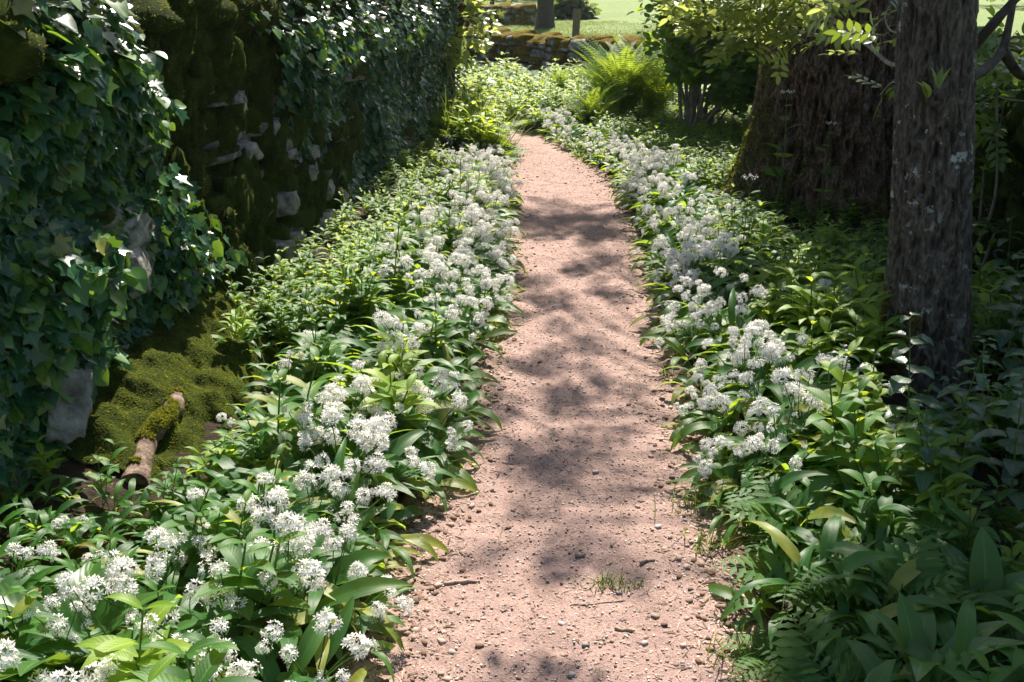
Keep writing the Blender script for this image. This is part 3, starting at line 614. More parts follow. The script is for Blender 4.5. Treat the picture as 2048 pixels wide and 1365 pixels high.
# wanted shade on the ground: (px, py, half width px, half height px, leaf density) -> clusters on the sun's ray, shared out to the trees
SH = [
 (1090, 430, 70, 18, 1.0), (1200, 440, 70, 22, 1.2), (1130, 505, 90, 22, .8), (1250, 520, 60, 20, 1.0), (1100, 600, 110, 24, 1.2), (1230, 610, 80, 26, 1.2), (1140, 665, 90, 18, .9), (1290, 700, 60, 24, 1.0), (1010, 690, 50, 30, .8),
 (1050, 770, 50, 40, .8), (1000, 850, 55, 50, 1.0), (1170, 790, 60, 16, .5), (1290, 900, 110, 22, .8), (1060, 960, 60, 24, .7), (1330, 1000, 70, 26, .8), (1030, 1050, 30, 14, .8), (1200, 1060, 60, 16, .7), (1100, 1160, 50, 30, .7), (1240, 1130, 40, 14, .6), (1240, 1340, 60, 16, .6), (1420, 1180, 60, 26, .5), (850, 1180, 40, 50, .5), (1110, 345, 60, 10, .7),
]
clus = {'ash': [], 'oak': [], 'sap': [], 'hazel': []}
def add_shade(px, py, hw, hh, dn, z0=0.0, key=None, H=None):
    c = at(px, py, z0); r_ = at(px + hw, py, z0)[0] - c[0]; f_ = abs(at(px, py - hh, z0)[1] - c[1]); H = H or rs.uniform(3.6, 5.8)
    n = max(1, int(dn * 6 * max(.15, r_ * f_ / .04)))
    n = min(max(1, int(n * (.62 if py < 640 else .42))), 7)
    for i in range(n):
        q = c + np.array([rs.normal(0, .5) * r_, rs.normal(0, .5) * f_, 0]); Hq = H + rs.normal(0, .25); P = q + SD * (Hq - z0) / SD[2]
        ds = {'ash': abs(P[0] - 1.5) + abs(P[1] - 4.0) * .7, 'oak': abs(P[0] - 2.0) + abs(P[1] - 7.5) * .6, 'sap': abs(P[0] + .8) + abs(P[1] - 10) * .8 + .6}
        clus[key or min(ds, key=ds.get)].append((*P, 1.0, r_))
for s_ in SH: add_shade(*s_)
for q in range(22):
    py_ = rs.uniform(380, 1000); mid = 1110 + 30 * (py_ < 700); add_shade(mid + rs.uniform(-1, 1) * (70 + (py_ - 350) * .27), py_, 14 + py_ * .03, 8 + py_ * .012, .22)
SH2 = [(250, 800, 120, 80, 2.6), (1620, 300, 260, 60, 3), (1650, 450, 260, 60, 3), (1620, 560, 200, 40, 2.2), (1400, 330, 90, 50, 1.6), (1930, 900, 130, 90, 4), (1850, 1150, 200, 120, 6), (1780, 1330, 240, 80, 5), (1980, 700, 90, 90, 3), (1980, 450, 80, 90, 3), (1350, 480, 60, 60, 1.2)]
for s_ in SH2:
    c = at(s_[0], s_[1], .2); r_ = (at(s_[0] + s_[2], s_[1], .2)[0] - c[0]); f_ = abs(at(s_[0], s_[1] - s_[3], .2)[1] - c[1])
    for i in range(int(s_[4] * 8)):
        q = c + np.array([rs.uniform(-1, 1) * r_, rs.uniform(-1, 1) * f_, 0]); H = rs.uniform(2.8, 4.6); P = q + SD * (H - .2) / SD[2]
        clus['ash' if P[1] < 6.6 else 'oak'].append((*P, 1.0, r_))
LIT = [(p, q) for p, q in ((atd(1600, 60, 5.0), .55), (atd(1450, 40, 5.3), .5), (atd(1350, 30, 5.5), .5), (atd(1740, 30, 4.2), .4), (atd(120, 40, 3.2), .5), (atd(-20, 60, 2.6), .4), (atd(230, 590, 3.0), .28), (at(1620, 680, .2), .65), (at(1500, 720, .2), .6), (at(1560, 620, .2), .4), (at(1620, 850, .2), .55), (at(1480, 880, .2), .45), (at(1720, 640, .2), .35), (at(1450, 1000, .2), .42), (at(1560, 960, .2), .42), (at(1500, 1100, .2), .3), (at(1680, 780, .2), .4), (at(1380, 640, .2), .35), (at(1420, 760, .2), .4), (at(1700, 720, .2), .4), (at(1330, 520, .2), .25), (at(1270, 430, .2), .25), (at(1200, 330, .2), .35), (at(1750, 860, .3), .25), (at(1350, 150, .9), .5), (atd(1320, 60, 10.3), .5), (atd(1400, 120, 10.2), .5), (atd(1460, 40, 10.0), .5), (at(1560, 1180, .2), .2), (atd(480, 420, 4.3), .5), (atd(500, 600, 4.2), .35), (atd(420, 250, 4.2), .35), (atd(450, 60, 4.4), .5), (at(1240, 200, .5), .8), (at(1150, 210, .4), .6), (at(330, 1250, .2), .5), (at(150, 1300, .2), .4), (at(600, 1150, .2), .4), (at(800, 850, .2), .35), (at(700, 700, .2), .3), (at(960, 330, .2), .6), (at(990, 420, .2), .45), (at(960, 560, .2), .3), (at(880, 650, .2), .3), (at(1150, 800, 0), .12), (at(1250, 840, 0), .12), (at(1000, 1250, 0), .2), (at(1090, 290, 0), .25), (at(2010, 300, .9), .4), (at(1080, 560, 0), .08), (at(1200, 470, 0), .08), (at(1385, 240, .5), .4))]
def sunlit(P):                         # which points of a crown leave the gaps that the sun comes through
    k = np.zeros(len(P), bool)
    for c, q in LIT:
        t = (P - c) @ SD; k |= np.linalg.norm(P - c - t[:, None] * SD, axis=1) < q * 1.0
    return k
def small(cl): return [(c[0], c[1], c[2], 1.0) for c in cl]

# big old tree
bx, by = 2.0, 6.45
oak = ob('old_tree', None, label='massive dark old tree with a flared mossy foot right of the path', cat='tree')
oV, oT = trunk((bx, by, 0), (bx + .02, by + .1, 5), .41, .35, 5, .10, M('oak_bark'), 520, 480, 31, .036, 27, ((pi + .25, .5, .36, .42), (-pi / 2 + .2, .5, .26, .35), (-.25, .5, .22, .35), (pi / 2, .6, .3, .4)))
ot = ob('trunk', oT, oak)
vv = oV.reshape(-1, 3); ff = grid_faces(oV.shape[0], oV.shape[1], True); fc = vv[ff].mean(1)
mk = (fbm(fc * 4, 33, 4) + .8 * sstep(.9, .0, fc[:, 2]) - 1.1 * (fc[:, 0] - bx + .2)) > .55
mk &= fc[:, 2] < 1.9
ob('moss', comb([tufts(vv, ff[mk], 26000, M('moss_tuft'), .016, 5)]), ot)
crown_of(oak, [(bx, by + .1, 3.9), (bx - .05, by + .1, 4.3), (bx, by + .1, 4.8)], small(clus['oak']), ASH, 'dark_bark', 41, limb=.02)
bt = ob('old_tree', None, label='dark narrower trunk standing just behind the massive old tree', cat='tree')
_, t2 = trunk((2.95, 8.9, 0), (2.85, 9.0, 5), .24, .2, 5, .08, M('oak_bark'), 160, 120, 34, .02, 22); ob('trunk', t2, bt)
crown_of(bt, [(2.9, 8.9, 3.), (2.9, 9, 4)], [(3.4 + rs.normal(0, .7), 9 + rs.normal(0, .7), 4.6 + rs.rand(), 1) for i in range(14)], ASH, 'dark_bark', 42)
# slim near tree
ax, ay = 1.575, 3.50
ash = ob('slim_tree', None, label='slim upright tree with ridged lichen spotted bark in the right border', cat='tree')
aV, aT = trunk((ax, ay, 0), (ax - .55, ay + .05, 5), .130, .100, 5, .07, M('ash_bark'), 760, 300, 35, .013, 50)
tr_ = ob('trunk', aT, ash)
vv = aV.reshape(-1, 3); ff = grid_faces(aV.shape[0], aV.shape[1], True); fc = vv[ff].mean(1)
mk = (fc[:, 0] < ax - .11) & (fc[:, 2] < .42) & (fbm(fc * 9, 36, 3) > -.1); ob('moss', tufts(vv, ff[mk], 3500, M('moss_tuft_brown'), .014, 6), tr_)
th = np.linspace(0, 2 * pi, 15)[:-1]; kc = atd(1868, 197, ay - .14)
kn = comb([tube(np.stack([kc[0] + (.016 + .003 * np.cos(3 * th)) * np.cos(th), np.full(14, kc[1]) - .008, kc[2] + (.018 + .002 * np.sin(5 * th)) * np.sin(th)], -1)[list(range(14)) + [0, 1]], .012, M('dark_bark'), 7),
           tube([kc + (0, .02, 0), kc + (0, -.004, 0)], (.024, .015), M('dark_bark'), 8)]); ob('bark_knot', kn, tr_)
sp = [xf(leaf(.07, .03, 6, 1, .5, -.3, 'lance', .2, mat=M('ash_leaf'), rnd=.5), rotz(a) @ rotx(.7), kc + (-.03, -.02, .0)) for a in (.9, 1.7, 2.4, 1.2, .2)] + [xf(leaf(.08, .02, 6, 1, 1.2, .9, 'lance', .2, mat=M('ash_leaf'), rnd=.5), rotz(a), kc + (0.0, -.02, .03)) for a in (-.5, .6, -1.4)]
ob('sprout', comb(sp), tr_)
crown_of(ash, [(ax - .2, ay, 1.9), (ax - .3, ay, 2.4), (ax - .35, ay, 3), (ax - .42, ay, 3.7)], small(clus['ash']), ASH, 'dark_bark', 43, limb=.018)
# the lit low bough of the slim tree, hanging in from the upper right
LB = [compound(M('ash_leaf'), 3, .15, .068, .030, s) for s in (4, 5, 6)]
for l_ in LB: l_.V *= .95
def bough(root, paths, n_leaf, seed, leafT, matn, rr=(.009, .003), spread=.10, up=.5, name='bough'):
    r = np.random.RandomState(seed); tb = []; RR = []; PP = []
    for ip, P in enumerate(paths):
        Q = curve(P, 8); tb.append(tube(Q, np.linspace(rr[0], rr[1], len(Q)), M(matn), 6, r.rand()))
        n = n_leaf if isinstance(n_leaf, int) else n_leaf[ip]; k = r.uniform(.15, 1, n); i = (k * (len(Q) - 1)).astype(int); d = unit(np.gradient(Q, axis=0))[i]
        sd = unit(np.cross(d, [0, 0, 1.])) * r.choice([-1, 1], n)[:, None]; tt = sd + d * r.uniform(.2, 1.2, n)[:, None] + r.normal(0, .25, (n, 3)); st_ = Q[i] + unit(tt) * spread * r.rand(n)[:, None] * .5
        st_[:, 2] += r.normal(0, spread * .25, n)
        nn_ = np.array([0, -.15, 1.]) + r.normal(0, up, (n, 3)); RR.append(frame(nn_, tt) * r.uniform(.75, 1.2, n)[:, None, None]); PP.append(st_)
        for q in range(0, n, 2): tb.append(tube([Q[i[q]], st_[q]], .0016, M(matn), 3, .5, False))
    R = np.concatenate(RR); P = np.vstack(PP); k = r.randint(0, len(leafT), len(P))
    b = ob(name, comb(tb), root); ob('foliage', comb([inst(t, R[k == i], P[k == i], r.rand((k == i).sum())) for i, t in enumerate(leafT)]), b)
Yb = 3.7
pp = lambda L_: [atd(x, y, Y_) for x, y, Y_ in L_]
bough(ash, [pp([(1812, 128, 3.5), (1780, 128, 3.7), (1740, 95, 4.0), (1690, 55, 4.5), (1640, 18, 4.9), (1590, -30, 5.1)]),
            pp([(1700, 62, 4.45), (1650, 75, 4.8), (1600, 62, 5.0), (1550, 95, 5.1)]),
            pp([(1690, 50, 4.5), (1600, 30, 5.0), (1500, 20, 5.3), (1420, 30, 5.5), (1360, 60, 5.5)]),
            pp([(1600, 30, 5.0), (1540, 60, 5.2), (1470, 75, 5.3)]),
            pp([(1780, -30, 3.8), (1700, 5, 4.4), (1640, 10, 4.8), (1580, -10, 5.0), (1480, -20, 5.3)]),
            pp([(1640, 18, 4.9), (1560, -5, 5.2), (1440, -10, 5.5), (1330, 5, 5.6)])], [9, 26, 52, 34, 40, 52], 51, LB, 'hazel_bark')
bough(ash, [pp([(1812, 175, 3.75), (1785, 165, 3.9), (1760, 190, 4.0)]), ], 7, 52, [compound(M('crown_leaf'), 4, .15, .055, .022, 9)], 'hazel_bark', (.004, .002))
bough(ash, [pp([(1815, 70, 3.6), (1780, 60, 3.7), (1770, 30, 3.9), (1785, 5, 3.9)])], 7, 56, [compound(M('crown_leaf'), 4, .15, .055, .022, 9)], 'hazel_bark', (.004, .002))
# boughs on the trunk's right side
bough(ash, [pp([(1940, 155, 3.75), (1975, 135, 3.9), (2005, 100, 4.0), (2020, 40, 4.1), (2035, -40, 4.2)]), pp([(1950, 90, 3.75), (1985, 50, 3.7), (2040, -10, 3.7), (2100, -60, 3.7)]),
            pp([(2005, 100, 4.0), (2040, 150, 4.1), (2090, 160, 4.2)])], [14, 4, 10], 53, [compound(M('crown_leaf'), 4, .16, .06, .025, 10)], 'dark_bark', (.022, .012), .14, .6)
# a young elder between slim trunk and right wall
el = ob('leafy_shrub', None, label='open leafy shrub in front of the wall right of the slim trunk', cat='shrub')
bs_ = np.array([2.35, 4.9, 0.1]); st_ = []; PPs = []
for q in range(9):
    tip = atd(rs.uniform(1965, 2120), rs.uniform(130, 480), rs.uniform(4.6, 5.6)); PPs.append([bs_ + rs.normal(0, .05, 3) * (1, 1, 0), (bs_ + tip) / 2 + rs.normal(0, .08, 3), tip, tip + (rs.normal(0, .2), -.1, .1)])
bough(el, PPs, 26, 54, [compound(M('crown_leaf'), 3, .15, .07, .034, 11), compound(M('hazel_leaf'), 3, .15, .07, .036, 12)], 'hazel_bark', (.010, .003), .25, .5, 'bough')
# hazel clump
hz = ob('hazel_bush', None, label='many stemmed hazel bush with round leaves behind the ferns', cat='bush')
HLf = [leaf(.085, .075, 6, 2, .1, -.4, 'round', .15, mat=M('hazel_leaf'), rnd=q) for q in (.1, .5)]
hb = at(1385, 262, .05); tips = []; hs_ = []; 
for q in range(34):
    b = hb + (rs.normal(0, .08), rs.normal(0, .09), 0); tip = atd(rs.uniform(1250, 1560) if q > 8 else rs.uniform(1300, 1400), rs.uniform(-420, -60), rs.uniform(9.6, 11.4))
    if q % 4 == 0: tip = atd(rs.uniform(1420, 1600), rs.uniform(30, 180), rs.uniform(9.2, 10.3))
    P = curve([b, b + (tip - b) * .45 + rs.normal(0, .05, 3), tip], 8); hs_.append(P)
    ob('stem', tube(P, np.linspace(rs.uniform(.009, .019), .005, len(P)), M('hazel_bark'), 6, rs.rand()), hz)
RR = []; PP = []
for P in hs_:
    n = 200; i = rs.randint(int(len(P) * .22), len(P), n); q = P[i] + rs.normal(0, .17, (n, 3)) * (1, 1, .8); PP.append(q); RR.append(frame(np.array([0, -.2, 1.]) + rs.normal(0, .45, (n, 3)), rs.normal(0, 1, (n, 3))) * rs.uniform(.7, 1.25, n)[:, None, None])
R = np.concatenate(RR); P = np.vstack(PP); u_, v_, _ = proj(P); keep = ~((u_ < 1330) & (v_ > 110)) & ~((u_ < 1420) & (v_ > 165)) & ~((u_ < 1275) & (v_ > 40)) & ~((v_ > 215)) & ~((u_ < 1240)); keep &= (P[:, 2] > .35)
R, P = R[keep], P[keep]; k = rs.randint(0, 2, len(P))
ob('foliage', comb([inst(t, R[k == i], P[k == i], rs.rand((k == i).sum())) for i, t in enumerate(HLf)]), hz)
# dark low hazel mass between hazel and big tree
h2 = ob('hazel_bush', None, label='low dark round leaved bush between the hazel stems and the big trunk', cat='bush')
n = 1500; P = np.stack([rs.uniform(2.0, 2.9, n) - .0, rs.uniform(8.6, 10.4, n), rs.uniform(.2, 1.9, n)], -1); nz = fbm(P * 2.2, 61, 3); P = P[nz > -.12]; n = len(P)
R = frame(np.array([0, -.3, 1.]) + rs.normal(0, .45, (n, 3)), rs.normal(0, 1, (n, 3))) * rs.uniform(.8, 1.3, n)[:, None, None]
ob('foliage', inst(HLf[0], R, P, rs.rand(n)), h2)
ob('stem', comb([tube(curve([(2.45 + rs.normal(0, .05), 9.5, 0), (2.45 + rs.normal(0, .2), 9.5 + rs.normal(0, .2), .8), (2.45 + rs.normal(0, .35), 9.4 + rs.normal(0, .4), 1.8)], 5), .010, M('hazel_bark'), 5) for q in range(12)]), h2)
# sapling at the far end of the left wall
sa = ob('sapling_tree', None, label='ivy clad young tree with lime leaves at the far end of the left wall', cat='tree')
sb = np.array([wallx(9.9) + .10, 9.95, .1]); ps = curve([sb, atd(893, 190, 9.95), atd(915, 60, 9.95), atd(925, -60, 9.9), atd(930, -400, 9.9)], 8)
ob('trunk', tube(ps, np.linspace(.07, .045, len(ps)), M('dark_bark'), 10), sa)
ps2 = curve([sb + (.05, .1, 0), atd(905, 150, 10.1), atd(945, 10, 10.2), atd(965, -160, 10.2)], 8); ob('trunk', tube(ps2, np.linspace(.03, .018, len(ps2)), M('dark_bark'), 8), sa)
LF = [compound(M('ash_leaf'), 2, .12, .08, .045, s) for s in (14, 15)]
bough(sa, [[ps[20], atd(870, -5, 9.8), atd(850, -40, 9.8)], [ps[14], atd(950, 70, 9.8), atd(965, 50, 9.7)], [ps[16], atd(940, 20, 9.7), atd(960, -30, 9.7)], [ps2[8], atd(925, 170, 9.7), atd(940, 200, 9.6)], [ps[12], atd(880, 90, 9.7), atd(905, 120, 9.6)], [ps[24], atd(900, -80, 9.6), atd(860, -100, 9.5)]], 34, 55, LF, 'dark_bark', (.010, .003), .3, .5)
crown_of(sa, [ps[-1]], small(clus['sap']) + [(ps[-1][0] + rs.normal(0, .6), ps[-1][1] + rs.normal(0, .5), 3.2 + rs.rand(), 1) for i in range(5)], ASH, 'dark_bark', 44)

# ------------------------------------------------------------------ ferns
FR = [mesh('frond', frond(70 + i)) for i in range(4)]
def fern(x, y, n, sc, label, seed, spread=1.0):
    r = np.random.RandomState(seed); root = ob('fern', None, label=label, cat='fern', group='ferns beside the hazel'); root.location = (x, y, float(gh(x, y)))
    for i in range(int(n * 2.3)):
        f = ob('frond', FR[i % 4], root); a = i * 2.4 + r.uniform(-.3, .3); f.rotation_euler = (r.uniform(-.28, .12) * spread, r.uniform(-.15, .15), a); s_ = sc * r.uniform(.75, 1.15); f.scale = (s_, s_, s_); f.location = (r.normal(0, .03), r.normal(0, .03), 0)
q = at(1245, 250); fern(q[0], q[1], 24, 1.02, 'largest bright green fern standing left of the hazel stems', 1)
q = at(1185, 262); fern(q[0] - .02, q[1] - .1, 15, .62, 'smaller yellow green fern leaning over the flowers at the path', 2, 1.6)
q = at(1310, 248); fern(q[0], q[1], 18, .95, 'fern in front of the hazel stems with drooping fronds', 3)
q = at(1215, 232); fern(q[0], q[1], 18, .92, 'fern at the back beside the low mossy wall', 4)
q = at(1280, 225); fern(q[0], q[1] + .2, 18, .98, 'upright fern behind the largest fern against the mossy wall', 5)
q = at(1120, 205); fern(q[0], q[1], 12, .5, 'small far fern beside the tumbledown wall end', 6)

# ------------------------------------------------------------------ border plants
def tuft(n, L, seed, sp=.03, W=.004):
    r = np.random.RandomState(seed); return comb([xf(leaf(L * r.uniform(.5, 1.2), W, 5, 1, r.uniform(.7, 1.5), r.uniform(-.4, .7), 'blade', .3, mat=M('grass_blade'), rnd=r.rand()), rotz(r.rand() * 6.28), (r.normal(0, sp), r.normal(0, sp * .6), 0)) for k in range(n)])
GAR = [garlic(100 + i, hd) for i, hd in enumerate((0, 0, 0, 1, 2, 3, 3, 4))]
MER = [mercury(200 + i) for i in range(5)] + [mercury(230 + i, 'sunlit_young_leaf', 1.15) for i in range(3)]
PAR = [parsley(300 + i) for i in range(3)]
def place(n, xr, yr, cond, seed, mind=0.0):
    r = np.random.RandomState(seed); x = r.uniform(*xr, n); y = r.uniform(*yr, n); d, s = pathd(x, y); k = cond(x, y, d, s, r.rand(n)); return x[k], y[k], d[k], s[k]
def lowf(x, y, d, s):   # how tall the plants stand
    return .84 * (1 - .5 * (s < 0) * sstep(.7, .2, x - wallx(y)) * sstep(3.2, 3.7, y)) * (1 - .5 * (s < 0) * sstep(.75, .45, x - wallx(y)) * sstep(3.3, 3.0, y) * sstep(1.7, 2.2, y)) * (1 - .35 * (s > 0) * sstep(.9, .6, np.hypot(x - 1.9, y - 6.1))) * (1 - .35 * (x > 1.2) * (y < 3.4)) * (1 - .38 * (s > 0) * sstep(.45, .8, d) * sstep(3.9, 4.6, y)) * (1 - .25 * sstep(6, 9, y)) * (1 - .25 * sstep(.2, .05, d))
rw = lambda y: np.interp(y, [p[1] for p in RW], [p[0] for p in RW])
near_oak = lambda x, y: np.hypot(x - bx, y - by) < .52
def nz2(x, y, s, f=1.4): return fbm(np.stack([x * f, y * f, x * 0], -1), s, 3)
hole = lambda x, y: ((x < wallx(y) + .46) & (y > 2.5) & (y < 3.55)) | ((x < wallx(y) + .13) & (y >= 3.55) & (y < 6.6))
def inl(x, y, d, s):  # inside the planted lane
    return (d > .03) & (x > wallx(y) + .06 - 4.5 * (y > 9.8)) & (x < rw(y) - .08) & ~near_oak(x, y) & (np.hypot(x - ax, y - ay) > .20) & ~((np.hypot(x - ax * .93, y - ay + .27) < .22)) & ~hole(x, y)
# garlic: dense by the path, thinner behind
gx, gy, gd, gs = place(15000, (-2.6, 3.2), (.9, 11.6), lambda x, y, d, s, u: inl(x, y, d, s) & (d > .085) & (u < (1 - .75 * sstep(2.9, 2.2, y) * (s > 0)) * np.where(s < 0, .9 - .75 * sstep(.55, .95, d) * (y > 3.6), .95 - .85 * sstep(.42, .75, d)) * (.75 + .4 * nz2(x, y, 81)) * (1 - .55 * sstep(7, 11, y))), 91)
mx_, my_, md, ms_ = place(12000, (-2.6, 3.2), (1.0, 13.5), lambda x, y, d, s, u: inl(x, y, d, s) & (d > .22) & (u < np.where(s < 0, .8 * sstep(.40, .85, d) * sstep(3.2, 4.0, y) + .1, .75 * sstep(.3, .75, d) * (1 - .45 * (x > 1.25) * (y < 3.3))) * (.8 + .5 * nz2(x, y, 82))), 92)
px_, py_, pd_, ps_ = place(1500, (-2.6, 3.2), (1.2, 14.5), lambda x, y, d, s, u: inl(x, y, d, s) & (u < np.where(s > 0, 1.0 * sstep(.0, .1, d) * sstep(3.2, 2.6, y) * (x < 1.3), 0) + .06 + .3 * (y > 10)), 93)
def plant_set(x, y, d, s, seed, kinds, choose, name, cat, ind, labels, stuff_label, stuff_name, lean, scr, part_names):
    r = np.random.RandomState(seed); n = len(x); z = gh(x, y) - .01; yaw = r.rand(n) * 2 * pi; sc = r.uniform(*scr, n) * lowf(x, y, d, s)
    e = .01; dx = (pathd(x + e, y)[0] - d) / e; dy = (pathd(x, y + e)[0] - d) / e; tilt = lean(d) * r.uniform(.5, 1.2, n)
    tz = unit(np.stack([-dx * tilt, -dy * tilt, np.ones(n)], -1)); k = choose(x, y, d, s, r)
    B = frame(tz, np.tile([0.13, 1., 0.], (n, 1))); Rm = np.einsum('nij,njk->nik', B, rotz(yaw)); P = np.stack([x, y, z], -1)
    u, v, zd = proj(P + [0, 0, .15]); vis = (u > -60) & (u < 2110) & (v > -40) & (v < 1440) & (y > .8); size = np.where(vis, sc / zd, 0); order = np.argsort(-size)
    isind = np.zeros(n, bool); isind[order[:ind]] = vis[order[:ind]]
    meshes = [[mesh(pn, p_) if isinstance(p_, T) else [(mesh('flower_stem', a_), mesh('flower_head', b_)) for a_, b_ in p_] for pn, p_ in zip(part_names, kd)] for kd in kinds]
    from mathutils import Matrix
    cnt = {}
    for i in np.where(isind)[0]:
        lb, gp = labels(x[i], y[i], d[i], s[i], k[i])
        root = ob(name, None, label=lb, cat=cat, group=gp); mw = Matrix([[*(Rm[i][a] * sc[i]), P[i][a]] for a in range(3)] + [[0, 0, 0, 1]]); root.matrix_world = mw
        for pn, me in zip(part_names, meshes[k[i]]):
            if isinstance(me, list):
                for a_, b_ in me: st_o = ob('flower_stem', a_, root); ob('flower_head', b_, st_o)
            else: ob(pn, me, root)
    out = []; rn = r.rand(n)
    for q, kd in enumerate(kinds):
        m = (~isind) & (k == q)
        if not m.any(): continue
        t = comb([c for p_ in kd for c in ([p_] if isinstance(p_, T) else [w_ for ab in p_ for w_ in ab])])
        out.append(inst(t, Rm[m] * sc[m][:, None, None], P[m], rn[m]))
    ob(stuff_name, comb(out), label=stuff_label, kind='stuff', cat=cat)
    return k
def gchoose(x, y, d, s, r):
    n = len(x); pr = np.where(s < 0, .62 - .42 * sstep(.35, .8, d), .75 * sstep(.48, .22, d) + .08); pr = pr * np.clip(.75 + 1.0 * nz2(x, y, 83, 2.2), .15, 1.3)
    pr = np.where((s < 0) & (y > 5.2) & (d < .5), np.maximum(pr, .95), pr); pr = np.where((y > 9.3) & (d > .5), pr * .15, pr)
    pr = np.where((s > 0) & (y < 2.6), pr * .3, pr); pr = pr * np.where((s < 0) & (y > 3), 1 - .6 * sstep(.3, .5, d), 1)
    pr = pr * np.where(s < 0, 1.08 + .2 * (y > 3), 1.15)
    f = r.rand(n) < pr; return np.where(f, r.randint(3, 8, n), r.randint(0, 3, n))
def where_(x, y, s):
    side = 'left' if s < 0 else 'right'; zone = 'nearest stretch' if y < 2.7 else 'middle stretch' if y < 4.2 else 'farther stretch'; return side, zone
def glabel(x, y, d, s, k):
    a, b = where_(x, y, s); f = 'with white flowers' if k >= 3 else 'without flowers'; e = 'at the path edge' if d < .28 else 'away from the path'
    return f'broad leaved wild garlic {f} {e}, {b} of {a} border', f'wild garlic {f}, {e}, {b}, {a} border'
def mlabel(x, y, d, s, k):
    a, b = where_(x, y, s); return f'upright leafy woodland plant with narrow pointed leaves, {b} of {a} border', f'narrow leaved plants, {b}, {a} border'
plant_set(gx, gy, gd, gs, 94, GAR, gchoose, 'wild_garlic', 'plant', 290, glabel, 'mass of smaller white flowered wild garlic carpeting both borders further off', 'wild_garlic_carpet', lambda d: 1.0 * np.exp(-np.clip(d, 0, 9) / .15) + .05, (.8, 1.15), ('foliage', 'flower_stem'))
plant_set(mx_, my_, md, ms_, 95, MER, lambda x, y, d, s, r: np.where((r.rand(len(x)) < .85 * (s > 0) * np.maximum(np.exp(-((x - 1.2) / .42) ** 4 - ((y - 3.75) / .7) ** 4), np.exp(-((x - 1.0) / .32) ** 4 - ((y - 2.9) / .45) ** 4)) + .2 + .35 * (y > 9)), r.randint(5, 8, len(x)), r.randint(0, 5, len(x))), 'leafy_plant', 'plant', 220, mlabel, 'mass of narrow leaved green plants filling the borders behind the flowers', 'leafy_ground_cover', lambda d: .1 + 0 * d, (.95, 1.5), ('foliage', 'stem'))  # lightened young kinds crowd the right border where a sunlit patch is painted in
def plabel(x, y, d, s, k):
    a, b = where_(x, y, s); return f'feathery leaved parsley like plant, {b} of {a} border', f'feathery plants, {b}, {a} border'
plant_set(px_, py_, pd_, ps_, 96, PAR, lambda x, y, d, s, r: r.randint(0, 3, len(x)), 'feathery_plant', 'plant', 60, plabel, 'soft mass of feathery leaved plants at the far bend of the lane', 'feathery_ground_cover', lambda d: .2 + 0 * d, (.8, 1.3), ('foliage', 'stem'))
fx_, fy_, fd_, fs_ = place(2600, (-3.2, 2.6), (9.9, 15.6), lambda x, y, d, s, u: (d > .04) & (x > -3.2) & (u < .5) & ~((s > 0) & (y < 11) & (x > .3)) & (y < 15.0 - .7 * np.clip(x, 0, 3)), 98)
lowf_ = lowf
lowf = lambda x, y, d, s: 1 + 0 * x
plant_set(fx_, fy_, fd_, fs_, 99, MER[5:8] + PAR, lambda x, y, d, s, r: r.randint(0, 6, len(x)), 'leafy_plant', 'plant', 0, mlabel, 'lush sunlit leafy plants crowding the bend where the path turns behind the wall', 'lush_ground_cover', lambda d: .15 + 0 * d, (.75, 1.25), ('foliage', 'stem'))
gx3, gy3, gd3, gs3 = place(900, (-1.6, .5), (8.2, 11.5), lambda x, y, d, s, u: (s < 0) & (d > .05) & (d < .75) & (x > wallx(y) + .1 - 1.5 * (y > 9.8)), 197)
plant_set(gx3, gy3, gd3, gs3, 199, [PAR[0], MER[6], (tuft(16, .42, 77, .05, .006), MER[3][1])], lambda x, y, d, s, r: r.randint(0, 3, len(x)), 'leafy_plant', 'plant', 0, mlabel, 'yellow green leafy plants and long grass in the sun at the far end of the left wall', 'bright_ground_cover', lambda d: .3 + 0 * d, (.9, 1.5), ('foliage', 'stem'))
lowf = lowf_
# cow parsley in front of the big trunk
for i, (px, py, lb) in enumerate(((1545, 470, 'tall cow parsley stem with small pale flowers before the big dark trunk'), (1475, 660, 'cow parsley stem rising from the garlic left of the big trunk foot'), (1640, 480, 'shorter cow parsley against the shadowed foot of the big trunk'))):
    f_, s_ = parsley(320 + i, True); q = at(px, py); r_ = ob('cow_parsley', None, label=lb, cat='plant', group='cow parsley near the big trunk'); r_.location = (q[0], q[1], gh(q[0], q[1])); r_.scale = [(.95, .8, .75)[i]] * 3; r_.rotation_euler = (0, 0, i * 1.3)
    ob('foliage', f_, r_); ob('stem', s_, r_)
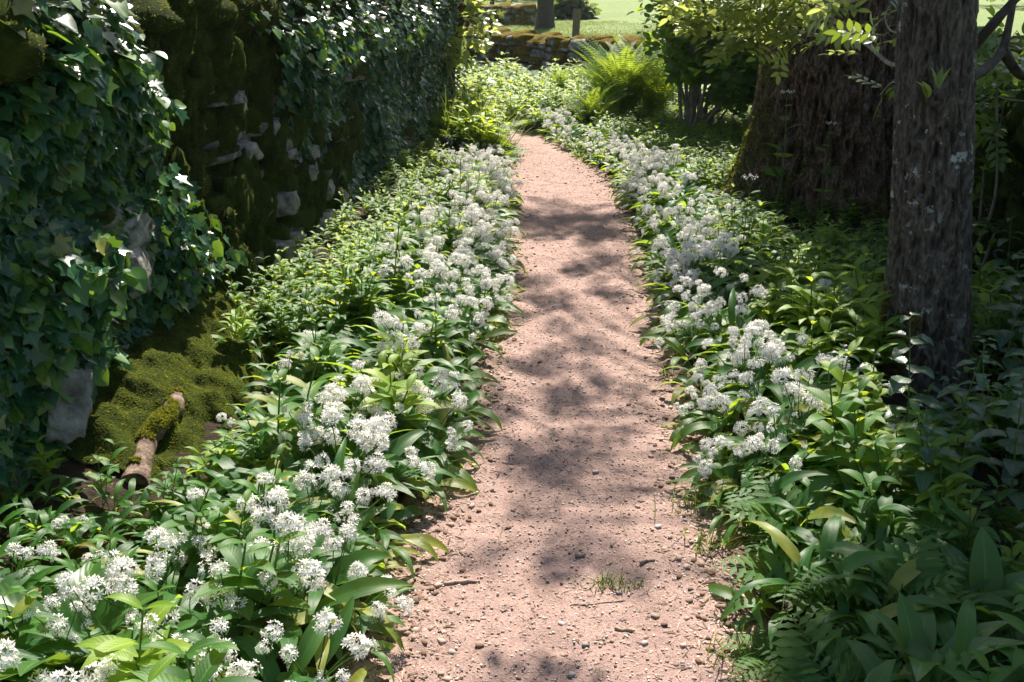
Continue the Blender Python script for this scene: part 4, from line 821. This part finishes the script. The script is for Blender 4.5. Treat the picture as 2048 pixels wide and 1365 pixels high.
# nettles
NET = [[mesh(nm, t) for nm, t in zip(('foliage', 'stem'), nettle(400 + i))] for i in range(4)]
nspots = [(1.36, 3.0, .5), (1.62, 2.9, .65), (1.75, 3.25, 1.0), (1.32, 2.62, .9), (1.20, 2.75, .95), (1.46, 2.82, .75), (1.72, 3.0, .8), (1.50, 2.6, 1.0), (1.35, 2.35, .9), (1.75, 2.9, 1.1), (1.9, 3.25, 1.1), (1.12, 2.4, .75), (1.6, 2.3, 1.0), (2.0, 3.6, 1.0), (1.3, 2.05, .85), (1.18, 3.0, .6), (1.85, 3.5, .9), (1.05, 2.95, .7), (1.48, 1.95, .9), (2.1, 4.1, .9), (1.72, 2.55, 1.1)]
for i, (x, y, s_) in enumerate(nspots):
    d = 'beside the slim trunk foot' if y > 3 else 'in the shade of the right foreground' if y > 2.4 else 'at the lower right corner of the view'
    r_ = ob('nettle', None, label=f'dark toothed stinging nettle {d}', cat='nettle', group='stinging nettles ' + d); r_.location = (x, y, gh(x, y)); r_.scale = [s_ * .82] * 3; r_.rotation_euler = (rs.normal(0, .06), rs.normal(0, .06), i * 2.1)
    for nm, me in zip(('foliage', 'stem'), NET[i % 4]): ob(nm, me, r_)
# docks
for i, (x, y, sc, lb) in enumerate(((.86, 1.72, .8, 'broad leaved dock at the lower edge right of the path'), (1.10, 1.95, .9, 'bright upright dock leaves catching light in the lower right shade'), (-.95, 1.75, 1.1, 'broad leaved plant in the lower left corner below the ivy'))):
    r_ = ob('dock_plant', None, label=lb, cat='plant'); r_.location = (x, y, gh(x, y)); r_.scale = [sc] * 3
    ob('foliage', comb([xf(leaf(rs.uniform(.24, .34), rs.uniform(.06, .085), 12, 3, rs.uniform(1.0, 1.45), rs.uniform(-.5, .6), 'garlic', .2, wave=.004, mat=M('dock_leaf'), rnd=rs.rand(), pet=.2), rotz(k * 2.4 + rs.rand() * .4)) for k in range(8)]), r_)
# grass tufts and grass at the path edge
for i, (px, py, n, L, lb) in enumerate(((1210, 1175, 46, .05, 'small tuft of grass growing in the middle of the path'), (1262, 1180, 22, .035, 'tiny sprig of grass right beside the larger tuft mid path'), (1425, 1100, 60, .09, 'grass tuft at the right path edge in the foreground'), (1400, 1020, 60, .09, 'dark grass tuft at the right path edge further up'), (1500, 1330, 50, .09, 'thin grass at the lower right edge of the path'))):
    q = at(px, py); ob('grass_tuft', tuft(n, L, 500 + i, .022 if i < 2 else .05), label=lb, cat='grass tuft').location = (q[0], q[1], (.003 if i < 2 else .01))
tt = tuft(9, .12, 600, .02); gx2, gy2, gd2, gs2 = place(2600, (-2.5, 2.5), (1, 13.5), lambda x, y, d, s, u: (d > -.02) & (d < .1 + .5 * (y > 8.5)) & (x > wallx(y) - 3 * (y > 9.7)) & (u < .45), 97)
ob('grass', comb([inst(tt, rotz(rs.rand(len(gx2)) * 6.28) * rs.uniform(.6, 1.4, len(gx2))[:, None, None], np.stack([gx2, gy2, gh(gx2, gy2)], -1), rs.rand(len(gx2)))]), label='thin grass blades growing along both path edges', kind='stuff', cat='grass')

# ------------------------------------------------------------------ litter on the path
RB3 = rbox(3)
def pebble(s, mat): V, _ = stone_shape(np.array([s * 1.7, 0, 0.]), np.array([1, .75, .5]), np.eye(3), s, .4, .6, RB3); V = V - np.array([s * 1.7, 0, 0]); return tmpl(V, RB3[1], mat)
def onpath(n, seed, edge=0.0, yr=(1.3, 9.5)):
    r = np.random.RandomState(seed); y = yr[0] * (yr[1] / yr[0]) ** (r.rand(n)); t = r.uniform(-1, 1, n)
    if edge: t = np.sign(t) * (1 - np.abs(r.normal(0, edge, n)))
    k = np.interp(y, PCL[:, 1][:100], PCL[:, 0][:100]); wv = np.interp(y, PCL[:, 1][:100], PWL[:100]) + .06; x = k + t * wv
    return np.stack([x, y, pz(np.stack([x, y, y * 0], -1)) + .02 * (np.abs(t) * wv / (wv + .06)) ** 3], -1), r
parts = []
for sd, n, mats, sz, edge in ((1, 14000, ('grit_stone', 'wood_chip'), (.0012, .0038), 0), (2, 90, ('grey_stone', 'grit_stone'), (.004, .010), 0), (3, 2600, ('dead_leaf', 'wood_chip'), (.003, .010), .22), (5, 1500, ('grey_stone', 'dead_leaf'), (.002, .0045), 0)):
    P, r = onpath(n, 700 + sd, edge)
    for q, m_ in enumerate(mats):
        k = r.rand(n) < .5; t = pebble(sd + q, M(m_)); s_ = r.uniform(*sz, n)[k]
        parts.append(inst(t, rotz(r.rand(k.sum()) * 6.28) * s_[:, None, None], P[k] + np.array([0, 0, .0005]), r.rand(k.sum())))
ob('gravel', comb(parts), label='loose grit and small stones strewn over the path', kind='stuff', cat='gravel')
parts = []
for sd, n, L, edge in ((1, 9000, (.005, .020), 0), (2, 5200, (.01, .035), .2)):
    P, r = onpath(n, 720 + sd, edge); t = tmpl([(-1, -.12, 0), (1, -.1, 0), (1, .1, .0), (-1, .12, 0), (-.8, 0, .16), (.9, 0, .13)], [(0, 1, 5, 4), (4, 5, 2, 3), (0, 4, 3), (1, 2, 5)], M('wood_chip'), [(0, 0, 0)] * 6)
    t2_ = T(t.V, t.L, t.Z, t.A, np.full(len(t.Z), M('dead_leaf'))); s_ = r.uniform(*L, n) / 2; k = r.rand(n) < .65; Rr = rotz(r.rand(n) * 6.28) @ rotx(r.normal(0, .2, n)) * s_[:, None, None]
    parts += [inst(t, Rr[k], P[k] + (0, 0, .001), r.rand(k.sum())), inst(t2_, Rr[~k], P[~k] + (0, 0, .001), r.rand((~k).sum()))]
ob('wood_litter', comb(parts), label='fine wood chips and dead leaf scraps scattered along the path', kind='stuff', cat='litter')
P, r = onpath(700, 741, .28); t = tmpl([(-1, -.35, 0), (1, 0, .1), (-.2, .45, .15)], np.array([[0, 1, 2]]), M('petal'))
ob('fallen_petals', inst(t, rotz(r.rand(700) * 6.28) * r.uniform(.003, .0055, 700)[:, None, None], P + (0, 0, .003), r.rand(700)), label='tiny white petals dropped along the edges of the path', kind='stuff', cat='petals')
tw = [((888, 1172), (960, 1168), .006, 'pale broken twig lying across the left of the path'), ((960, 950), (985, 965), .003, 'short thin twig near the left edge mid path'), ((1246, 1000), (1252, 1075), .0022, 'long thin curved straw lying along the middle of the path'), ((1405, 1215), (1435, 1200), .006, 'pale stubby twig at the right edge of the path'), ((1350, 990), (1390, 985), .006, 'dark stick lying by the right path edge'), ((1150, 1118), (1170, 1115), .006, 'small dark stick in the middle of the path'), ((1280, 1135), (1310, 1130), .006, 'small brown stick right of the middle of the path'), ((1335, 885), (1368, 880), .007, 'brown stick poking from the plants at the right path edge'), ((1230, 1262), (1270, 1272), .005, 'grey stick on the path in the near foreground'), ((868, 970), (890, 1025), .006, 'pale dead stem hanging from the left flowers to the path'), ((1005, 1060), (1000, 1095), .003, 'thin pale twig left of the path middle'), ((1140, 1215), (1250, 1205), .002, 'long fine twig lying across the path foreground')]
for i, (a, b, r_, lb) in enumerate(tw):
    A_, B_ = at(*a), at(*b); m_ = (A_ + B_) / 2 + rs.normal(0, .006, 3); P = curve([A_, m_, B_], 6); P[:, 2] = pz(np.c_[P[:, :2], P[:, 0] * 0]) + r_ * .8; ob('twig', tube(P, np.linspace(r_, r_ * .7, len(P)) * (1 + .15 * rs.randn(len(P))), M('twig'), 7), label=lb, cat='twig')
# ------------------------------------------------------------------ stub of a branch and pale slab at the wall foot
A_ = atd(276, 945, 2.62); B_ = atd(352, 792, 3.05)
lg = ob('broken_log', None, label='short broken log with moss leaning out from the foot of the left wall', cat='log')
P = curve([A_ + (0, -.04, -.02), A_ * .6 + B_ * .4 + (-.012, 0, .012), A_ * .3 + B_ * .7 + (.014, 0, .006), B_], 8); L_ = tube(P, np.linspace(.036, .028, len(P)) * (1 + .22 * noise(np.c_[P[:, :1] * 30, P[:, 1:] * 30], 4)), M('log_wood'), 20); L_.V += unit(L_.V - L_.V.mean(0)) * (fbm(L_.V * 30, 3, 4) * .022)[:, None]; ob('wood', L_, lg)
k = ff_ = grid_faces(len(P), 20, True); fc = L_.V[ff_].mean(1); mk = (fbm(fc * 14, 8, 3) > .06) & (fc[:, 2] > L_.V[:, 2].mean() - .05); ob('moss', comb([tufts(L_.V, ff_[mk], 5000, M('moss_tuft'), .009, 7)]), lg)
V, _ = stone_shape(np.zeros(3), np.array([.050, .030, .10]), np.eye(3), 9, .30, .25, rbox(12)); V = V + unit(V) * (fbm(V * 30, 3, 4) * .012)[:, None]; c = atd(140, 810, 2.64); Rm_ = rotz(.5) @ rotx(-.25) @ np.array([[cos(.25), 0, sin(.25)], [0, 1, 0], [-sin(.25), 0, cos(.25)]])
ob('stone_slab', tmpl(V @ Rm_.T + c, rbox(12)[1], M('stone')), label='pale upright stone slab at the foot of the ivy covered wall', cat='stone')
# mossy bank at the wall foot
u_, v_ = np.meshgrid(np.linspace(0, 1, 120), np.linspace(0, 1, 40), indexing='ij'); yy = 2.6 + u_ * 1.5; xx = wallx(yy) - .05 + v_ * .50
zz = gh(xx, yy) + .02 + .17 * (1 - v_) ** 1.3 * (.7 + .5 * fbm(np.stack([xx * 3, yy * 3, xx * 0], -1), 4, 3)) * sstep(0, .12, u_) * sstep(1, .85, u_) + .075 * fbm(np.stack([xx, yy, xx * 0], -1) * 9, 6, 3) - .06 * v_ ** 3
Vb = np.stack([xx, yy, zz], -1).reshape(-1, 3); Fb = grid_faces(120, 40)[:, ::-1]; ob('moss_bank', comb([tmpl(Vb, Fb, M('moss')), tufts(Vb, Fb, 45000, M('moss_tuft'), .009, 9)]), label='cushions of dark green moss banked against the left wall foot', cat='moss', kind='stuff')

# ------------------------------------------------------------------ far things
post = ob('fence_post', comb([tube([(0, 0, -.2), (0, 0, .4), (.02, 0, .93)], (.07, .068, .066), M('post_wood'), 8)]), label='short wooden fence post standing behind the tumbledown wall', cat='post'); q = atd(1151, 70, 18.5); post.location = (q[0], 18.5, 0)
FLf = [leaf(.16, .12, 3, 1, .2, -.3, 'ovate', .1, mat=M('far_leaf'), rnd=q) for q in (.1, .6)]
def far_tree(x, y, h, r0, name, label, crown, seed, group=None, cat='tree'):
    r = np.random.RandomState(seed); root = ob(name, None, label=label, cat=cat, group=group)
    if r0 > .06:
        _, t = trunk((x, y, 0), (x, y, h * .6), r0, r0 * .6, h * .6, r0 * .5, M('dark_bark'), 60, 28, seed, .015, 14); ob('trunk', t, root)
    else: ob('trunk', comb([tube(curve([(x, y, 0), (x + r.normal(0, .2), y, h * .4), (x + r.normal(0, .5), y + r.normal(0, .5), h * .8)], 5), .035, M('dark_bark'), 5) for q in range(5)]), root)
    Ps = []
    for (cx, cy, cz, cr, n) in crown:
        d = unit(r.normal(0, 1, (n, 3))) * (r.rand(n) ** .5)[:, None] * cr * np.array([1, 1, .8]); P = np.array([x + cx, y + cy, cz]) + d; Ps.append(P)
    P = np.vstack(Ps); P = P[fbm(P * .9, seed, 3) > -.15]; P = P[P[:, 2] > .05]; n = len(P); k = r.randint(0, 2, n); R = frame(np.array([0, 0, .8]) + r.normal(0, .6, (n, 3)), r.normal(0, 1, (n, 3))) * r.uniform(.8, 1.6, n)[:, None, None] * (1 + y / 60)
    ob('crown', comb([inst(t, R[k == i], P[k == i], r.rand((k == i).sum())) for i, t in enumerate(FLf)]), root)
q = atd(1090, 52, 27.5); far_tree(q[0], 27.5, 11, .22, 'field_tree', 'lone grey trunk standing in the field beyond the walls', [(0, 0, 8.5, 3.2, 1500), (2, 1, 7.5, 2, 500)], 801)
for i, (px, y, h, cr, lb) in enumerate(((985, 38, 4.5, 2.4, 'pale green bush beyond the wall behind the sapling'), (1040, 52, 5, 3, 'hazy far bush left of the lone trunk'), (1135, 34, .8, .7, 'low brown green scrub right of the lone trunk'), (1120, 85, 6, 4, 'faint far tree at the back of the field'), (930, 60, 7, 4, 'hazy tree far behind the sapling'), (1230, 110, 7, 6, 'faint distant tree on the horizon of the field'), (1700, 60, 7, 5, 'distant tree behind the big trunk'), (2100, 45, 6, 4, 'tree beyond the field at the right'))):
    q = atd(px, 20, y); far_tree(q[0], y, h, .05 if h < 6 else .15, 'field_bush' if h < 6 else 'field_tree', lb, [(0, 0, h * .5, cr, 900), (cr * .6, 0, h * .4, cr * .6, 300), (-cr * .5, .3, h * .4, cr * .6, 300)], 810 + i, cat='bush' if h < 6 else 'tree')
stone_wall('field_wall', 'farther low grey wall crossing the field by the lone trunk', [(.55, 29), (-1, 29.4), (-6, 30), (-12, 30)], .55, .45, 14, moss_amt=.2, shade_side=-1, tuftn=3000, mossm='moss_brown', tuftm='moss_tuft_brown', cope=.2, lens=(.4, .9), hs=(.13, .2))
# meadow grass
n = 16000; r = np.random.RandomState(5); x = np.where(r.rand(n) < .6, r.uniform(-2, 7, n), r.uniform(3.6, 8, n)); y = np.where(x > 3.5, r.uniform(4, 30, n), r.uniform(17.5, 32, n)); tt = tuft(5, .14, 900, .06, .008)
ob('meadow_grass', inst(tt, rotz(r.rand(n) * 6.28) * r.uniform(.6, 1.5, n)[:, None, None], np.stack([x, y, .14 + 0 * x], -1), r.rand(n)), label='short sunlit grass of the field beyond the walls', kind='stuff', cat='grass')
# ------------------------------------------------------------------ haze
m = bpy.data.materials.new('haze_air'); m.use_nodes = True; MATS.append(m); nt = m.node_tree; nt.nodes.clear()
o_ = nt.nodes.new("ShaderNodeOutputMaterial"); v = nt.nodes.new("ShaderNodeVolumePrincipled"); v.inputs["Color"].default_value = (.85, .9, 1, 1); v.inputs["Density"].default_value = .0004; v.inputs["Anisotropy"].default_value = .3
nt.links.new(v.outputs[0], o_.inputs["Volume"])
hv = [(x, y, z) for x in (-95, 95) for y in (-14, 165) for z in (-1.5, 14)]
HAZE = True
if HAZE: ob('haze', tmpl(hv, np.array([[0, 1, 3, 2], [4, 6, 7, 5], [0, 4, 5, 1], [2, 3, 7, 6], [0, 2, 6, 4], [1, 5, 7, 3]]), M('haze_air')), label='pale thin sunlit air that fades the far field', kind='stuff')
